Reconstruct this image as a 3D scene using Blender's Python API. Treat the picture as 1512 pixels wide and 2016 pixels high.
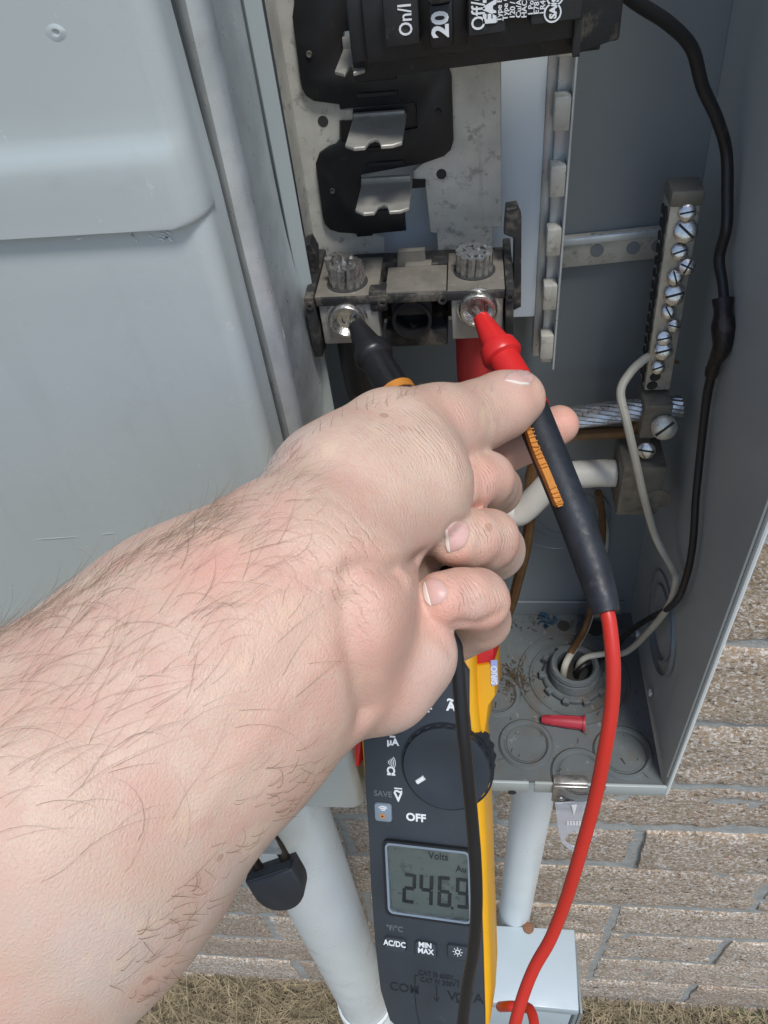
import bpy, bmesh, math, random
import numpy as np
from mathutils import Vector, Matrix, noise
from mathutils.bvhtree import BVHTree

random.seed(7)
rng = np.random.default_rng(7)
for o in list(bpy.data.objects):
    bpy.data.objects.remove(o)
scene = bpy.context.scene
COL = scene.collection

# ------------------------------------------------------------------ camera
# survey of the place: brick face is y = 0, ground z = 0, x to the right, metres
FPX = 1514.0
_dn = np.array([200, 1472, 1514.]); _dn /= np.linalg.norm(_dn)
_x = np.array([12500, -150, -1514.]); _x = _x - _dn * (_x @ _dn); _x /= np.linalg.norm(_x)
_z = -_dn; _y = np.cross(_z, _x)
ROT = np.array([_x, _y, _z])
EYE = np.array([0, -.34, 1.55])
cam = bpy.data.cameras.new('camera')
cam.sensor_fit = 'HORIZONTAL'; cam.sensor_width = 36; cam.lens = 36 * FPX / 1512
cam.clip_start = .01; cam.clip_end = 500
cam_ob = bpy.data.objects.new('camera', cam); COL.objects.link(cam_ob)
m3 = ROT @ np.diag([1, -1, -1])
mw = Matrix.Identity(4)
for i in range(3):
    for j in range(3):
        mw[i][j] = m3[i, j]
    mw[i][3] = EYE[i]
cam_ob.matrix_world = mw
scene.camera = cam_ob

# ------------------------------------------------------------------ light
SUN_EL, SUN_AZ = 66, 150          # degrees; azimuth measured clockwise from +Y
world = bpy.data.worlds.new('World'); scene.world = world; world.use_nodes = True
wn = world.node_tree
for n in list(wn.nodes): wn.nodes.remove(n)
sky = wn.nodes.new('ShaderNodeTexSky'); sky.sky_type = 'NISHITA'; sky.sun_disc = False
sky.sun_elevation = math.radians(SUN_EL); sky.sun_rotation = math.radians(SUN_AZ)
sky.air_density = 1.0; sky.dust_density = 1.0; sky.ozone_density = 1.0
bg = wn.nodes.new('ShaderNodeBackground'); bg.inputs[1].default_value = .082
wo = wn.nodes.new('ShaderNodeOutputWorld')
wn.links.new(sky.outputs[0], bg.inputs[0]); wn.links.new(bg.outputs[0], wo.inputs[0])
sl = bpy.data.lights.new('sun', 'SUN'); sl.energy = 1.5; sl.angle = math.radians(13); sl.color = (1, .98, .95)
so = bpy.data.objects.new('sun', sl); COL.objects.link(so)
az, el = math.radians(SUN_AZ), math.radians(SUN_EL)
sd = Vector((math.sin(az) * math.cos(el), math.cos(az) * math.cos(el), math.sin(el)))
so.rotation_euler = sd.to_track_quat('Z', 'Y').to_euler(); so.location = sd * 5
vs = scene.view_settings
vs.view_transform = 'Standard'; vs.look = 'None'; vs.gamma = 1; vs.use_curve_mapping = False
vs.exposure = 0.96

# ------------------------------------------------------------------ survey helpers
def ray(px, py): return ROT @ (np.array([px - 756, py - 1008, FPX]) / FPX)
def V(a): return Vector((float(a[0]), float(a[1]), float(a[2])))
def at(px, py, d): return V(EYE + ray(px, py) * d)
def onY(px, py, y):
    r = ray(px, py); return V(EYE + r * ((y - EYE[1]) / r[1]))
def onZ(px, py, z):
    r = ray(px, py); return V(EYE + r * ((z - EYE[2]) / r[2]))
def onX(px, py, x):
    r = ray(px, py); return V(EYE + r * ((x - EYE[0]) / r[0]))

# ------------------------------------------------------------------ object helpers
OFF = {}
def _link(o, parent):
    COL.objects.link(o)
    if parent is not None: o.parent = parent
def thing(name, label, cat, base, group=None):
    o = bpy.data.objects.new(name, None); COL.objects.link(o)
    o.empty_display_size = .01; o.location = V(base)
    o['label'] = label; o['category'] = cat
    if group: o['group'] = group
    OFF[o.name] = V(base)
    return o
def tag(o, label, cat, group=None):
    o['label'] = label; o['category'] = cat
    if group: o['group'] = group
    return o
def obj(name, bm, mat, parent=None, smooth=35, kind=None, label=None):
    """bm (bmesh in world metres) becomes one mesh object"""
    me = bpy.data.meshes.new(name)
    bmesh.ops.recalc_face_normals(bm, faces=bm.faces)
    bm.to_mesh(me); bm.free()
    return obj_me(name, me, mat, parent, smooth, kind, label)
def obj_me(name, me, mat, parent=None, smooth=35, kind=None, label=None):
    if smooth:
        me.polygons.foreach_set('use_smooth', [True] * len(me.polygons))
        me.set_sharp_from_angle(angle=math.radians(smooth))
    for m in (mat if isinstance(mat, (list, tuple)) else [mat]):
        me.materials.append(m)
    o = bpy.data.objects.new(name, me)
    if parent is not None:
        off = OFF[parent.name]
        me.transform(Matrix.Translation(-off))
        OFF[o.name] = off
    else:
        # a lone mesh: put its origin at its base
        n = len(me.vertices); co = np.empty(n * 3); me.vertices.foreach_get('co', co); co = co.reshape(-1, 3)
        b = Vector((float(co[:, 0].mean()), float(co[:, 1].mean()), float(co[:, 2].min())))
        me.transform(Matrix.Translation(-b)); o.location = b; OFF[o.name] = b
    _link(o, parent)
    if kind: o['kind'] = kind
    if label: o['label'] = label
    return o

def NB(): return bmesh.new()
def box(bm, lo, hi, bev=0, seg=2, mat=None):
    lo = Vector(lo); hi = Vector(hi)
    r = bmesh.ops.create_cube(bm, size=1)
    vs_ = r['verts']
    for v in vs_:
        v.co = Vector(((lo.x + hi.x) / 2 + v.co.x * (hi.x - lo.x), (lo.y + hi.y) / 2 + v.co.y * (hi.y - lo.y), (lo.z + hi.z) / 2 + v.co.z * (hi.z - lo.z)))
    if mat is not None:
        for v in vs_: v.co = mat @ v.co
    if bev:
        es = list({e for v in vs_ for e in v.link_edges})
        bmesh.ops.bevel(bm, geom=es, offset=bev, segments=seg, profile=.5, affect='EDGES')
    return bm
def hexa(bm, p, bev=0, seg=2):
    """8 corners: bottom quad then top quad"""
    v = [bm.verts.new(Vector(q)) for q in p]
    fs = [(0, 1, 2, 3), (4, 7, 6, 5), (0, 4, 5, 1), (1, 5, 6, 2), (2, 6, 7, 3), (3, 7, 4, 0)]
    f = [bm.faces.new([v[i] for i in q]) for q in fs]
    bmesh.ops.recalc_face_normals(bm, faces=f)
    if bev:
        es = list({e for q in v for e in q.link_edges})
        bmesh.ops.bevel(bm, geom=es, offset=bev, segments=seg, profile=.5, affect='EDGES')
    return bm
def prism(bm, pts, vec, bev=0, seg=1):
    """polygon (3-D points) pushed along vec"""
    vec = Vector(vec)
    a = [bm.verts.new(Vector(p)) for p in pts]
    b = [bm.verts.new(Vector(p) + vec) for p in pts]
    n = len(a)
    f0 = bm.faces.new(a); f1 = bm.faces.new(b[::-1])
    fs = [f0, f1]
    for i in range(n):
        fs.append(bm.faces.new((a[i], b[i], b[(i + 1) % n], a[(i + 1) % n])))
    bmesh.ops.recalc_face_normals(bm, faces=fs)
    if bev:
        es = list(f0.edges) + list(f1.edges)
        bmesh.ops.bevel(bm, geom=es, offset=bev, segments=seg, profile=.5, affect='EDGES')
    return bm
def frame_of(d):
    d = Vector(d).normalized()
    h = Vector((0, 0, 1)) if abs(d.z) < .9 else Vector((1, 0, 0))
    u = d.cross(h).normalized(); w = d.cross(u).normalized()
    return d, u, w
def lathe(bm, base, axis, prof, n=24, cap=True):
    """prof: list of (height along axis, radius)"""
    base = Vector(base); d, u, w = frame_of(axis)
    rings = []
    for h, r in prof:
        if r < 1e-6:
            rings.append([bm.verts.new(base + d * h)])
        else:
            rings.append([bm.verts.new(base + d * h + (u * math.cos(2 * math.pi * k / n) + w * math.sin(2 * math.pi * k / n)) * r) for k in range(n)])
    for A, B in zip(rings, rings[1:]):
        for k in range(n):
            k2 = (k + 1) % n
            if len(A) == 1 and len(B) == 1: continue
            if len(A) == 1: bm.faces.new((A[0], B[k], B[k2]))
            elif len(B) == 1: bm.faces.new((A[k], B[0], A[k2]))
            else: bm.faces.new((A[k], B[k], B[k2], A[k2]))
    if cap:
        if len(rings[0]) > 2: bm.faces.new(rings[0])
        if len(rings[-1]) > 2: bm.faces.new(rings[-1][::-1])
    return bm
def spline(pts, per=8):
    P = [Vector(p) for p in pts]
    P = [P[0] * 2 - P[1]] + P + [P[-1] * 2 - P[-2]]
    out = []
    for i in range(1, len(P) - 2):
        for k in range(per):
            t = k / per
            a, b, c, d = P[i - 1], P[i], P[i + 1], P[i + 2]
            out.append(.5 * ((2 * b) + (c - a) * t + (2 * a - 5 * b + 4 * c - d) * t * t + (3 * b - a - 3 * c + d) * t ** 3))
    out.append(P[-2]); return out
def tube(bm, pts, r, n=12, per=8, cap=True, sp=True, rough=0, oval=None):
    """r: number or list of radii at the control points"""
    Q = spline(pts, per) if sp else [Vector(p) for p in pts]
    m = len(Q)
    if isinstance(r, (int, float)): R = [r] * m
    else:
        R = list(np.interp(np.linspace(0, len(r) - 1, m), range(len(r)), r))
    t0 = (Q[1] - Q[0]).normalized(); _, u, w = frame_of(t0)
    rings = []; prev = t0
    for i in range(m):
        t = (Q[min(i + 1, m - 1)] - Q[max(i - 1, 0)]).normalized()
        q = prev.rotation_difference(t); u = q @ u; w = q @ w; prev = t
        rr = R[i] * (1 + (rough * noise.noise(Q[i] * 120) if rough else 0))
        a, b = (1, 1) if oval is None else oval
        rings.append([bm.verts.new(Q[i] + (u * math.cos(2 * math.pi * k / n) * a + w * math.sin(2 * math.pi * k / n) * b) * rr) for k in range(n)])
    for A, B in zip(rings, rings[1:]):
        for k in range(n): bm.faces.new((A[k], B[k], B[(k + 1) % n], A[(k + 1) % n]))
    if cap: bm.faces.new(rings[0]); bm.faces.new(rings[-1][::-1])
    return bm
def strands(bm, pts, R, r, count, twist, n=6, per=6, fray=0, core=True):
    """stranded conductor: helical wires round the path"""
    Q = spline(pts, per)
    t0 = (Q[1] - Q[0]).normalized(); _, u0, w0 = frame_of(t0)
    L = [0.]
    for a, b in zip(Q, Q[1:]): L.append(L[-1] + (b - a).length)
    for s in range(count):
        u, w, prev = u0.copy(), w0.copy(), t0
        path = []
        for i in range(len(Q)):
            t = (Q[min(i + 1, len(Q) - 1)] - Q[max(i - 1, 0)]).normalized()
            q = prev.rotation_difference(t); u = q @ u; w = q @ w; prev = t
            a = 2 * math.pi * s / count + twist * L[i]
            f = 1 + (fray * (i / (len(Q) - 1)) ** 2 * random.uniform(.2, 1) if fray else 0)
            path.append(Q[i] + (u * math.cos(a) + w * math.sin(a)) * R * f)
        tube(bm, path, r, n=n, sp=False)
    if core: tube(bm, Q, R * .9, n=10, sp=False)
    return bm
def text_bm(s, size, origin, ux, uy, depth=.0002, align='LEFT', bold=0, sx=1.0):
    """lettering standing off a face: ux reading direction, uy up of the letters"""
    c = bpy.data.curves.new('t', 'FONT'); c.body = s; c.size = size; c.align_x = align; c.align_y = 'CENTER'
    c.offset = bold; c.extrude = depth; c.resolution_u = 3
    o = bpy.data.objects.new('t', c); COL.objects.link(o)
    dg = bpy.context.evaluated_depsgraph_get()
    me = bpy.data.meshes.new_from_object(o.evaluated_get(dg))
    bpy.data.objects.remove(o); bpy.data.curves.remove(c)
    ux = Vector(ux).normalized(); uy = Vector(uy).normalized(); uz = ux.cross(uy)
    M = Matrix(((ux.x * sx, uy.x, uz.x, origin[0]), (ux.y * sx, uy.y, uz.y, origin[1]), (ux.z * sx, uy.z, uz.z, origin[2]), (0, 0, 0, 1)))
    me.transform(M)
    bm = NB(); bm.from_mesh(me); bpy.data.meshes.remove(me)
    return bm

# ------------------------------------------------------------------ materials
def pm(name, base, rough=.5, metal=0., var=.12, vs_=25, bump=.05, bs=300, spots=None, rvar=.12, spec=.5, sss=None, streak=None, coat=0, trans=0, ior=1.45, alpha=1, emis=None, spots2=None):
    m = bpy.data.materials.new(name); m.use_nodes = True
    nt = m.node_tree; N = nt.nodes; Lk = nt.links
    p = N['Principled BSDF']
    p.inputs['Roughness'].default_value = rough; p.inputs['Metallic'].default_value = metal
    p.inputs['Specular IOR Level'].default_value = spec; p.inputs['IOR'].default_value = ior
    p.inputs['Coat Weight'].default_value = coat; p.inputs['Transmission Weight'].default_value = trans
    p.inputs['Alpha'].default_value = alpha
    tc = N.new('ShaderNodeTexCoord').outputs['Object']
    def nz(scale, detail=4, rgh=.55, vec=None):
        n = N.new('ShaderNodeTexNoise'); n.inputs['Scale'].default_value = scale; n.inputs['Detail'].default_value = detail
        n.inputs['Roughness'].default_value = rgh; Lk.new(vec or tc, n.inputs['Vector']); return n.outputs['Fac']
    def ramp(f, a, b, v0=0., v1=1.):
        r = N.new('ShaderNodeMapRange'); r.inputs[1].default_value = a; r.inputs[2].default_value = b
        r.inputs[3].default_value = v0; r.inputs[4].default_value = v1; Lk.new(f, r.inputs[0]); return r.outputs[0]
    def mix(f, a, b):
        x = N.new('ShaderNodeMix'); x.data_type = 'RGBA'
        if isinstance(f, float): x.inputs[0].default_value = f
        else: Lk.new(f, x.inputs[0])
        for i, c in ((6, a), (7, b)):
            if isinstance(c, tuple): x.inputs[i].default_value = (*c[:3], 1)
            else: Lk.new(c, x.inputs[i])
        return x.outputs[2]
    b = tuple(base)
    col = mix(ramp(nz(vs_), .3, .7), tuple(c * (1 - var) for c in b), tuple(min(1, c * (1 + var)) for c in b))
    for s in (spots, spots2):
        if s:      # (colour, noise scale, threshold, softness, strength)
            col = mix(ramp(nz(s[1], 6, .65), s[2], s[2] + s[3], 0, s[4]), col, s[0])
    if streak:     # (colour, scale vector, threshold, softness, strength)
        mp = N.new('ShaderNodeMapping'); mp.inputs['Scale'].default_value = streak[1]; Lk.new(tc, mp.inputs[0])
        col = mix(ramp(nz(1, 5, .6, mp.outputs[0]), streak[2], streak[2] + streak[3], 0, streak[4]), col, streak[0])
    Lk.new(col, p.inputs['Base Color'])
    Lk.new(ramp(nz(vs_ * 2.3), .3, .7, max(0, rough - rvar), min(1, rough + rvar)), p.inputs['Roughness'])
    if bump:
        bp = N.new('ShaderNodeBump'); bp.inputs['Strength'].default_value = 1; bp.inputs['Distance'].default_value = bump * .001
        Lk.new(nz(bs, 5), bp.inputs['Height']); Lk.new(bp.outputs[0], p.inputs['Normal'])
    if sss:
        p.inputs['Subsurface Weight'].default_value = sss[0]; p.inputs['Subsurface Radius'].default_value = sss[1]; p.inputs['Subsurface Scale'].default_value = sss[2]
    if emis:
        p.inputs['Emission Color'].default_value = (*emis[0], 1); p.inputs['Emission Strength'].default_value = emis[1]
    return m

M = {}
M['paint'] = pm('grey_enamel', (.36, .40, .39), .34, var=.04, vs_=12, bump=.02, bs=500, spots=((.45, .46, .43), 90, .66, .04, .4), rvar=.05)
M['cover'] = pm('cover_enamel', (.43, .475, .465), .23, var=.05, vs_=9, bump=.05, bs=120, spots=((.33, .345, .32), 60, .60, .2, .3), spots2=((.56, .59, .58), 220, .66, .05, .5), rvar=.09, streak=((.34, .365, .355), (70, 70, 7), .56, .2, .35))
M['inner'] = pm('shade_darkened_inner_enamel', (.19, .214, .222), .38, var=.05, vs_=14, bump=.03, bs=400, spots=((.15, .14, .12), 55, .64, .1, .4), rvar=.06)  # same grey paint, with the shade inside the box put into its base colour
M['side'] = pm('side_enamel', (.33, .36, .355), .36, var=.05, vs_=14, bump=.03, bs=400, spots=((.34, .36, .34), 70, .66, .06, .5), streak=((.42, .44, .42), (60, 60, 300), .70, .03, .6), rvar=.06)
M['floor'] = pm('dusty_shade_darkened_floor_enamel', (.105, .12, .122), .55, var=.12, vs_=30, bump=.06, bs=600, spots=((.11, .09, .07), 38, .52, .16, .75), spots2=((.3, .3, .28), 160, .62, .06, .5))  # dirt spots, over a base darkened to carry shade from person and hand
M['galv'] = pm('galvanised_steel', (.54, .58, .59), .36, metal=.45, var=.16, vs_=60, bump=.04, bs=500, spots=((.62, .65, .66), 45, .58, .12, .5), streak=((.6, .63, .64), (120, 120, 8), .6, .1, .5))
M['tin'] = pm('mottled_tinned_bus', (.52, .505, .445), .5, metal=.25, var=.16, vs_=70, bump=.05, bs=700, spots=((.17, .165, .14), 230, .56, .1, .6), spots2=((.54, .53, .48), 80, .58, .1, .5), streak=((.3, .29, .25), (160, 160, 14), .6, .1, .45))
M['stab'] = pm('stab_metal', (.33, .32, .285), .52, metal=.35, var=.15, vs_=90, bump=.03, bs=800, spots=((.23, .2, .17), 200, .58, .1, .5))
M['black'] = pm('black_moulded_plastic', (.012, .012, .013), .42, var=.25, vs_=60, bump=.04, bs=900, spots=((.06, .055, .048), 120, .62, .1, .5))
M['dusty_black'] = pm('dusty_black_plastic', (.02, .02, .02), .62, var=.3, vs_=80, bump=.12, bs=900, spots=((.13, .115, .09), 110, .5, .14, .8))
M['dust'] = pm('dust_coated_top', (.145, .132, .108), .85, var=.2, vs_=110, bump=.2, bs=1500, spots=((.06, .055, .045), 200, .6, .1, .6), spots2=((.3, .28, .24), 400, .62, .08, .6))
M['breaker'] = pm('breaker_plastic', (.018, .019, .02), .46, var=.3, vs_=70, bump=.06, bs=900, spots=((.1, .09, .075), 150, .6, .1, .5), spots2=((.2, .19, .17), 420, .70, .04, .5))
M['pale'] = pm('pale_insulator', (.58, .64, .68), .4, var=.04, vs_=30, bump=.02)
M['lug'] = pm('aluminium_lug', (.42, .41, .37), .5, metal=.5, var=.12, vs_=90, bump=.05, bs=800, spots=((.2, .18, .14), 150, .58, .12, .6))
M['brownlug'] = pm('tarnished_lug', (.2, .185, .15), .55, metal=.3, var=.2, vs_=90, bump=.08, bs=900, spots=((.1, .085, .06), 130, .54, .14, .6))
M['zinc'] = pm('zinc_screw', (.60, .585, .55), .28, metal=.95, var=.2, vs_=500, bump=.02, bs=900)
M['bar'] = pm('plated_ground_bar', (.50, .485, .42), .36, metal=.5, var=.14, vs_=120, bump=.03, bs=900, spots=((.2, .17, .12), 160, .6, .1, .5))
M['hole'] = pm('bore_shadow_metal', (.03, .03, .028), .7, var=.1)
M['alu'] = pm('aluminium_strand', (.50, .49, .465), .30, metal=.9, var=.15, vs_=300, bump=.03, bs=900, spots=((.12, .12, .11), 260, .55, .12, .5))
M['red_cable'] = pm('red_cable_jacket', (.5, .035, .035), .42, var=.1, bump=.03)
M['white_cable'] = pm('dirty_white_jacket', (.55, .53, .47), .5, var=.08, vs_=60, bump=.06, bs=500, spots=((.25, .22, .17), 140, .62, .1, .6))
M['thin_white'] = pm('dirty_white_wire', (.50, .48, .40), .45, var=.08, vs_=60, bump=.03, spots=((.2, .16, .1), 170, .6, .12, .6))
M['black_wire'] = pm('black_wire_jacket', (.014, .014, .015), .38, var=.2, bump=.05, bs=400, spots=((.08, .06, .045), 90, .62, .12, .5))
M['tape'] = pm('black_tape', (.016, .012, .012), .42, var=.3, bump=.4, bs=260, spots=((.07, .045, .035), 120, .58, .1, .6))
M['brown_wire'] = pm('tarnished_copper', (.14, .075, .03), .5, metal=.25, var=.2, vs_=120, bump=.05)
M['pvc'] = pm('white_pvc', (.66, .70, .69), .34, var=.04, vs_=12, bump=0)
M['red_lead'] = pm('red_lead_jacket', (.52, .028, .018), .36, var=.04, bump=.015)
M['red_plastic'] = pm('red_plastic', (.60, .022, .022), .33, var=.04, bump=.015)
M['black_lead'] = pm('black_lead_jacket', (.013, .013, .014), .36, var=.1, bump=.015)
M['grip'] = pm('worn_rubber_grip', (.016, .02, .027), .52, var=.3, vs_=140, bump=.08, bs=900, spots=((.06, .055, .05), 260, .62, .1, .5))
M['orange'] = pm('orange_inlay', (.52, .2, .03), .5, var=.15, vs_=160, bump=.05)
M['yellow'] = pm('yellow_housing', (.80, .40, .012), .38, var=.05, vs_=30, bump=.03, spots=((.6, .3, .03), 120, .66, .08, .4))
M['meter'] = pm('charcoal_housing', (.035, .042, .05), .5, var=.15, vs_=30, bump=.03, bs=1500, spots=((.10, .10, .095), 170, .64, .08, .4), rvar=.18)
M['dial'] = pm('dial_plastic', (.028, .034, .042), .44, var=.08, bump=.02, bs=1500)
M['btn'] = pm('button_rubber', (.04, .048, .058), .5, var=.08, bump=.02)
M['greybtn'] = pm('grey_button', (.20, .25, .30), .45, var=.05, bump=.02)
M['print'] = pm('white_print', (.78, .8, .8), .5, var=.02, bump=0)
M['dimprint'] = pm('grey_print', (.13, .14, .15), .5, var=.05, bump=0)
M['engrave'] = pm('engraved_mark', (.012, .014, .017), .5, var=.05, bump=0)
M['lcd'] = pm('lcd_background', (.10, .13, .125), .35, var=.05, vs_=80, bump=0)
M['segment'] = pm('lcd_segment', (.01, .018, .024), .5, var=.05, bump=0)
M['glass'] = pm('clear_window', (1, 1, 1), .03, var=0, bump=0, trans=1, ior=1.3, rvar=.02)
M['clear'] = pm('clear_plastic_tag', (.86, .9, 1), .12, var=.03, bump=.05, bs=120, trans=.7, ior=1.2, rvar=.05)
M['sticker'] = pm('lilac_sticker', (.36, .42, .72), .4, var=.05, bump=0)
M['anchor'] = pm('dull_red_plastic', (.36, .03, .045), .45, var=.1, bump=.03, spots=((.2, .1, .08), 200, .62, .1, .5))
M['steel'] = pm('stainless_hasp', (.42, .41, .39), .36, metal=.85, var=.12, vs_=150, bump=.03, streak=((.6, .6, .58), (20, 400, 400), .55, .1, .5))
M['padlock'] = pm('padlock_shell', (.022, .025, .03), .42, var=.2, vs_=60, bump=.03, spots=((.07, .065, .06), 120, .62, .1, .4))
M['shackle'] = pm('tarnished_shackle', (.055, .042, .033), .36, metal=.7, var=.25, vs_=120, bump=.04)
M['util'] = pm('utility_box_enamel', (.40, .47, .50), .42, var=.03, vs_=20, bump=.02)
M['rust'] = pm('rusty_screw', (.2, .09, .045), .75, var=.3, vs_=300, bump=.2)
M['mortar'] = pm('grey_mortar', (.35, .355, .335), .9, var=.15, vs_=60, bump=1.2, bs=260, spots=((.2, .18, .15), 70, .6, .1, .5))
# ================================================================== THE SETTING
def ground_mat():
    m = pm('dry_soil', (.22, .185, .125), .95, var=.3, vs_=8, bump=6, bs=40, spots=((.27, .23, .15), 20, .5, .15, .8), spots2=((.06, .05, .035), 60, .58, .1, .7))
    return m
bm = NB(); g = 150
for sx, sy in ((-40, -40), (40, -40), (40, 40), (-40, 40)): bm.verts.new((sx, sy, -.05))
bm.faces.new(bm.verts); obj('ground', bm, ground_mat(), smooth=0, kind='structure')

# dry grass along the foot of the wall
def grass():
    vs_, fs, ci = [], [], []
    def blade(x, y, L, w, az_, tilt, curl, z0=0):
        d = Vector((math.cos(az_), math.sin(az_), 0)); s = Vector((-d.y, d.x, 0)) * w
        p = Vector((x, y, z0)); base = len(vs_)
        n = 4; t = tilt
        for i in range(n + 1):
            k = 1 - .8 * i / n
            vs_.append(p - s * k); vs_.append(p + s * k)
            p = p + (d * math.cos(t) + Vector((0, 0, 1)) * math.sin(t)) * (L / n); t -= curl
            p.z = max(p.z, -.046)
        for i in range(n):
            b = base + 2 * i; fs.append((b, b + 1, b + 3, b + 2)); ci.append(1 if green else 0)
    for i in range(17000):
        x = random.uniform(-1.0, 1.0); y = -abs(random.gauss(0, .22)) - .004
        green = x > .42 and random.random() < .12
        lay = random.random() < .75
        blade(x, y, random.uniform(.02, .085), random.uniform(.0005, .0013), random.uniform(0, 6.28), random.uniform(-.05, .45) if lay else random.uniform(.6, 1.4), random.uniform(-.1, .3), random.uniform(-.046, -.032))
    me = bpy.data.meshes.new('dry_grass'); me.from_pydata(vs_, [], fs); me.update()
    straw = pm('straw', (.27, .22, .135), .8, var=.5, vs_=45, bump=0)
    green_m = pm('green_blade', (.08, .13, .04), .6, var=.3, vs_=60, bump=0)
    o = obj_me('dry_grass', me, [straw, green_m], smooth=0, kind='stuff')
    me.polygons.foreach_set('material_index', ci)
    tag(o, 'matted dry straw-coloured grass at the foot of the brick wall', 'grass')
grass()

# ------------------------------------------------------------------ brick wall
def brick_mat():
    m = bpy.data.materials.new('rough_textured_brick'); m.use_nodes = True
    nt = m.node_tree; N = nt.nodes; L = nt.links; p = N['Principled BSDF']
    p.inputs['Roughness'].default_value = .9
    tc = N.new('ShaderNodeTexCoord'); oi = N.new('ShaderNodeObjectInfo')
    add = N.new('ShaderNodeVectorMath'); add.operation = 'ADD'
    sc = N.new('ShaderNodeVectorMath'); sc.operation = 'SCALE'; sc.inputs[3].default_value = 7
    cmb = N.new('ShaderNodeCombineXYZ')
    for i in range(3): L.new(oi.outputs['Random'], cmb.inputs[i])
    L.new(cmb.outputs[0], sc.inputs[0]); L.new(tc.outputs['Object'], add.inputs[0]); L.new(sc.outputs[0], add.inputs[1])
    def nz(s, d=5, r=.6):
        n = N.new('ShaderNodeTexNoise'); n.inputs['Scale'].default_value = s; n.inputs['Detail'].default_value = d; n.inputs['Roughness'].default_value = r
        L.new(add.outputs[0], n.inputs['Vector']); return n.outputs['Fac']
    def mr(f, a, b, c=0, d=1):
        x = N.new('ShaderNodeMapRange'); x.inputs[1].default_value = a; x.inputs[2].default_value = b; x.inputs[3].default_value = c; x.inputs[4].default_value = d
        L.new(f, x.inputs[0]); return x.outputs[0]
    def mix(f, a, b):
        x = N.new('ShaderNodeMix'); x.data_type = 'RGBA'; L.new(f, x.inputs[0])
        for i, c in ((6, a), (7, b)):
            if isinstance(c, tuple): x.inputs[i].default_value = (*c, 1)
            else: L.new(c, x.inputs[i])
        return x.outputs[2]
    base = mix(oi.outputs['Random'], (.30, .205, .14), (.45, .34, .235))
    c = mix(mr(nz(14), .35, .7), base, (.33, .25, .165))
    c = mix(mr(nz(26), .62, .72), c, (.27, .10, .06))              # red clay showing
    mf = N.new('ShaderNodeMath'); mf.operation = 'MULTIPLY'; L.new(mr(nz(190, 3), .45, .57, 0, .85), mf.inputs[0]); L.new(mr(oi.outputs['Random'], 0, 1, .6, 1), mf.inputs[1]); c = mix(mf.outputs[0], c, (.47, .41, .34))       # pale crust flecks
    mg = N.new('ShaderNodeMath'); mg.operation = 'MULTIPLY'; L.new(mr(nz(290, 2), .53, .60, 0, .95), mg.inputs[0]); L.new(mr(oi.outputs['Random'], 0, 1, .5, 1), mg.inputs[1]); c = mix(mg.outputs[0], c, (.74, .70, .65))
    c = mix(mr(nz(210, 3), .36, .42, .75, 0), c, (.10, .07, .045))      # pits
    c = mix(mr(nz(45, 3), .68, .74, 0, .9), c, (.045, .035, .03))
    L.new(c, p.inputs['Base Color'])
    b = N.new('ShaderNodeBump'); b.inputs['Distance'].default_value = .0022; b.inputs['Strength'].default_value = 1
    L.new(nz(230, 4), b.inputs['Height']); L.new(b.outputs[0], p.inputs['Normal'])
    return m
M['brick'] = brick_mat()
COURSES = [-.15, -.03, .092, .212, .333, .454, .590, .704, .809, .93, 1.05, 1.17, 1.29, 1.41, 1.53, 1.65, 1.77, 1.89, 2.01]
wall = thing('brick_wall', 'rough tan textured brick wall with grey mortar behind the open panel', 'wall', (0, .05, 0))
bm = NB(); box(bm, (-1.35, .0052, -.16), (1.35, .10, 2.0)); obj('mortar', bm, M['mortar'], wall, smooth=0)
def brick_mesh(w, h, seed):
    bm = NB(); nx, nz_ = max(6, int(w / .009)), max(6, int(h / .009)); ran = random.Random(seed)
    grid = []
    off = Vector((seed * 3.7, seed * 1.3, 0))
    for j in range(nz_ + 1):
        row = []
        for i in range(nx + 1):
            x, z = (i / nx - .5) * w, (j / nz_ - .5) * h
            e = min(i, nx - i, j, nz_ - j)
            q = Vector((x, z, 0)) + off
            y = noise.noise(q * 45) * .0022 + noise.noise(q * 140) * .0022 + (.0030 if e == 0 else .0005 if e == 1 else 0)
            k = noise.noise(q * 30 + Vector((9, 0, 0)))
            if k > .52: y += .004
            if e == 0: x += noise.noise(q * 25) * .004; z += noise.noise(q * 25 + Vector((5, 5, 5))) * .004
            row.append(bm.verts.new((x, y, z)))
        grid.append(row)
    for j in range(nz_):
        for i in range(nx): bm.faces.new((grid[j][i], grid[j][i + 1], grid[j + 1][i + 1], grid[j + 1][i]))
    ring = grid[0][:] + [grid[j][nx] for j in range(1, nz_ + 1)] + grid[nz_][:-1][::-1] + [grid[j][0] for j in range(nz_ - 1, 0, -1)]
    back = [bm.verts.new((v.co.x, .03, v.co.z)) for v in ring]
    for k in range(len(ring)):
        k2 = (k + 1) % len(ring); bm.faces.new((ring[k], back[k], back[k2], ring[k2]))
    bmesh.ops.recalc_face_normals(bm, faces=bm.faces)
    me = bpy.data.meshes.new('brick'); bm.to_mesh(me); bm.free()
    me.polygons.foreach_set('use_smooth', [True] * len(me.polygons)); me.set_sharp_from_angle(angle=math.radians(50))
    me.materials.append(M['brick']); return me
_bc = {}
JX = .1745
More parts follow.
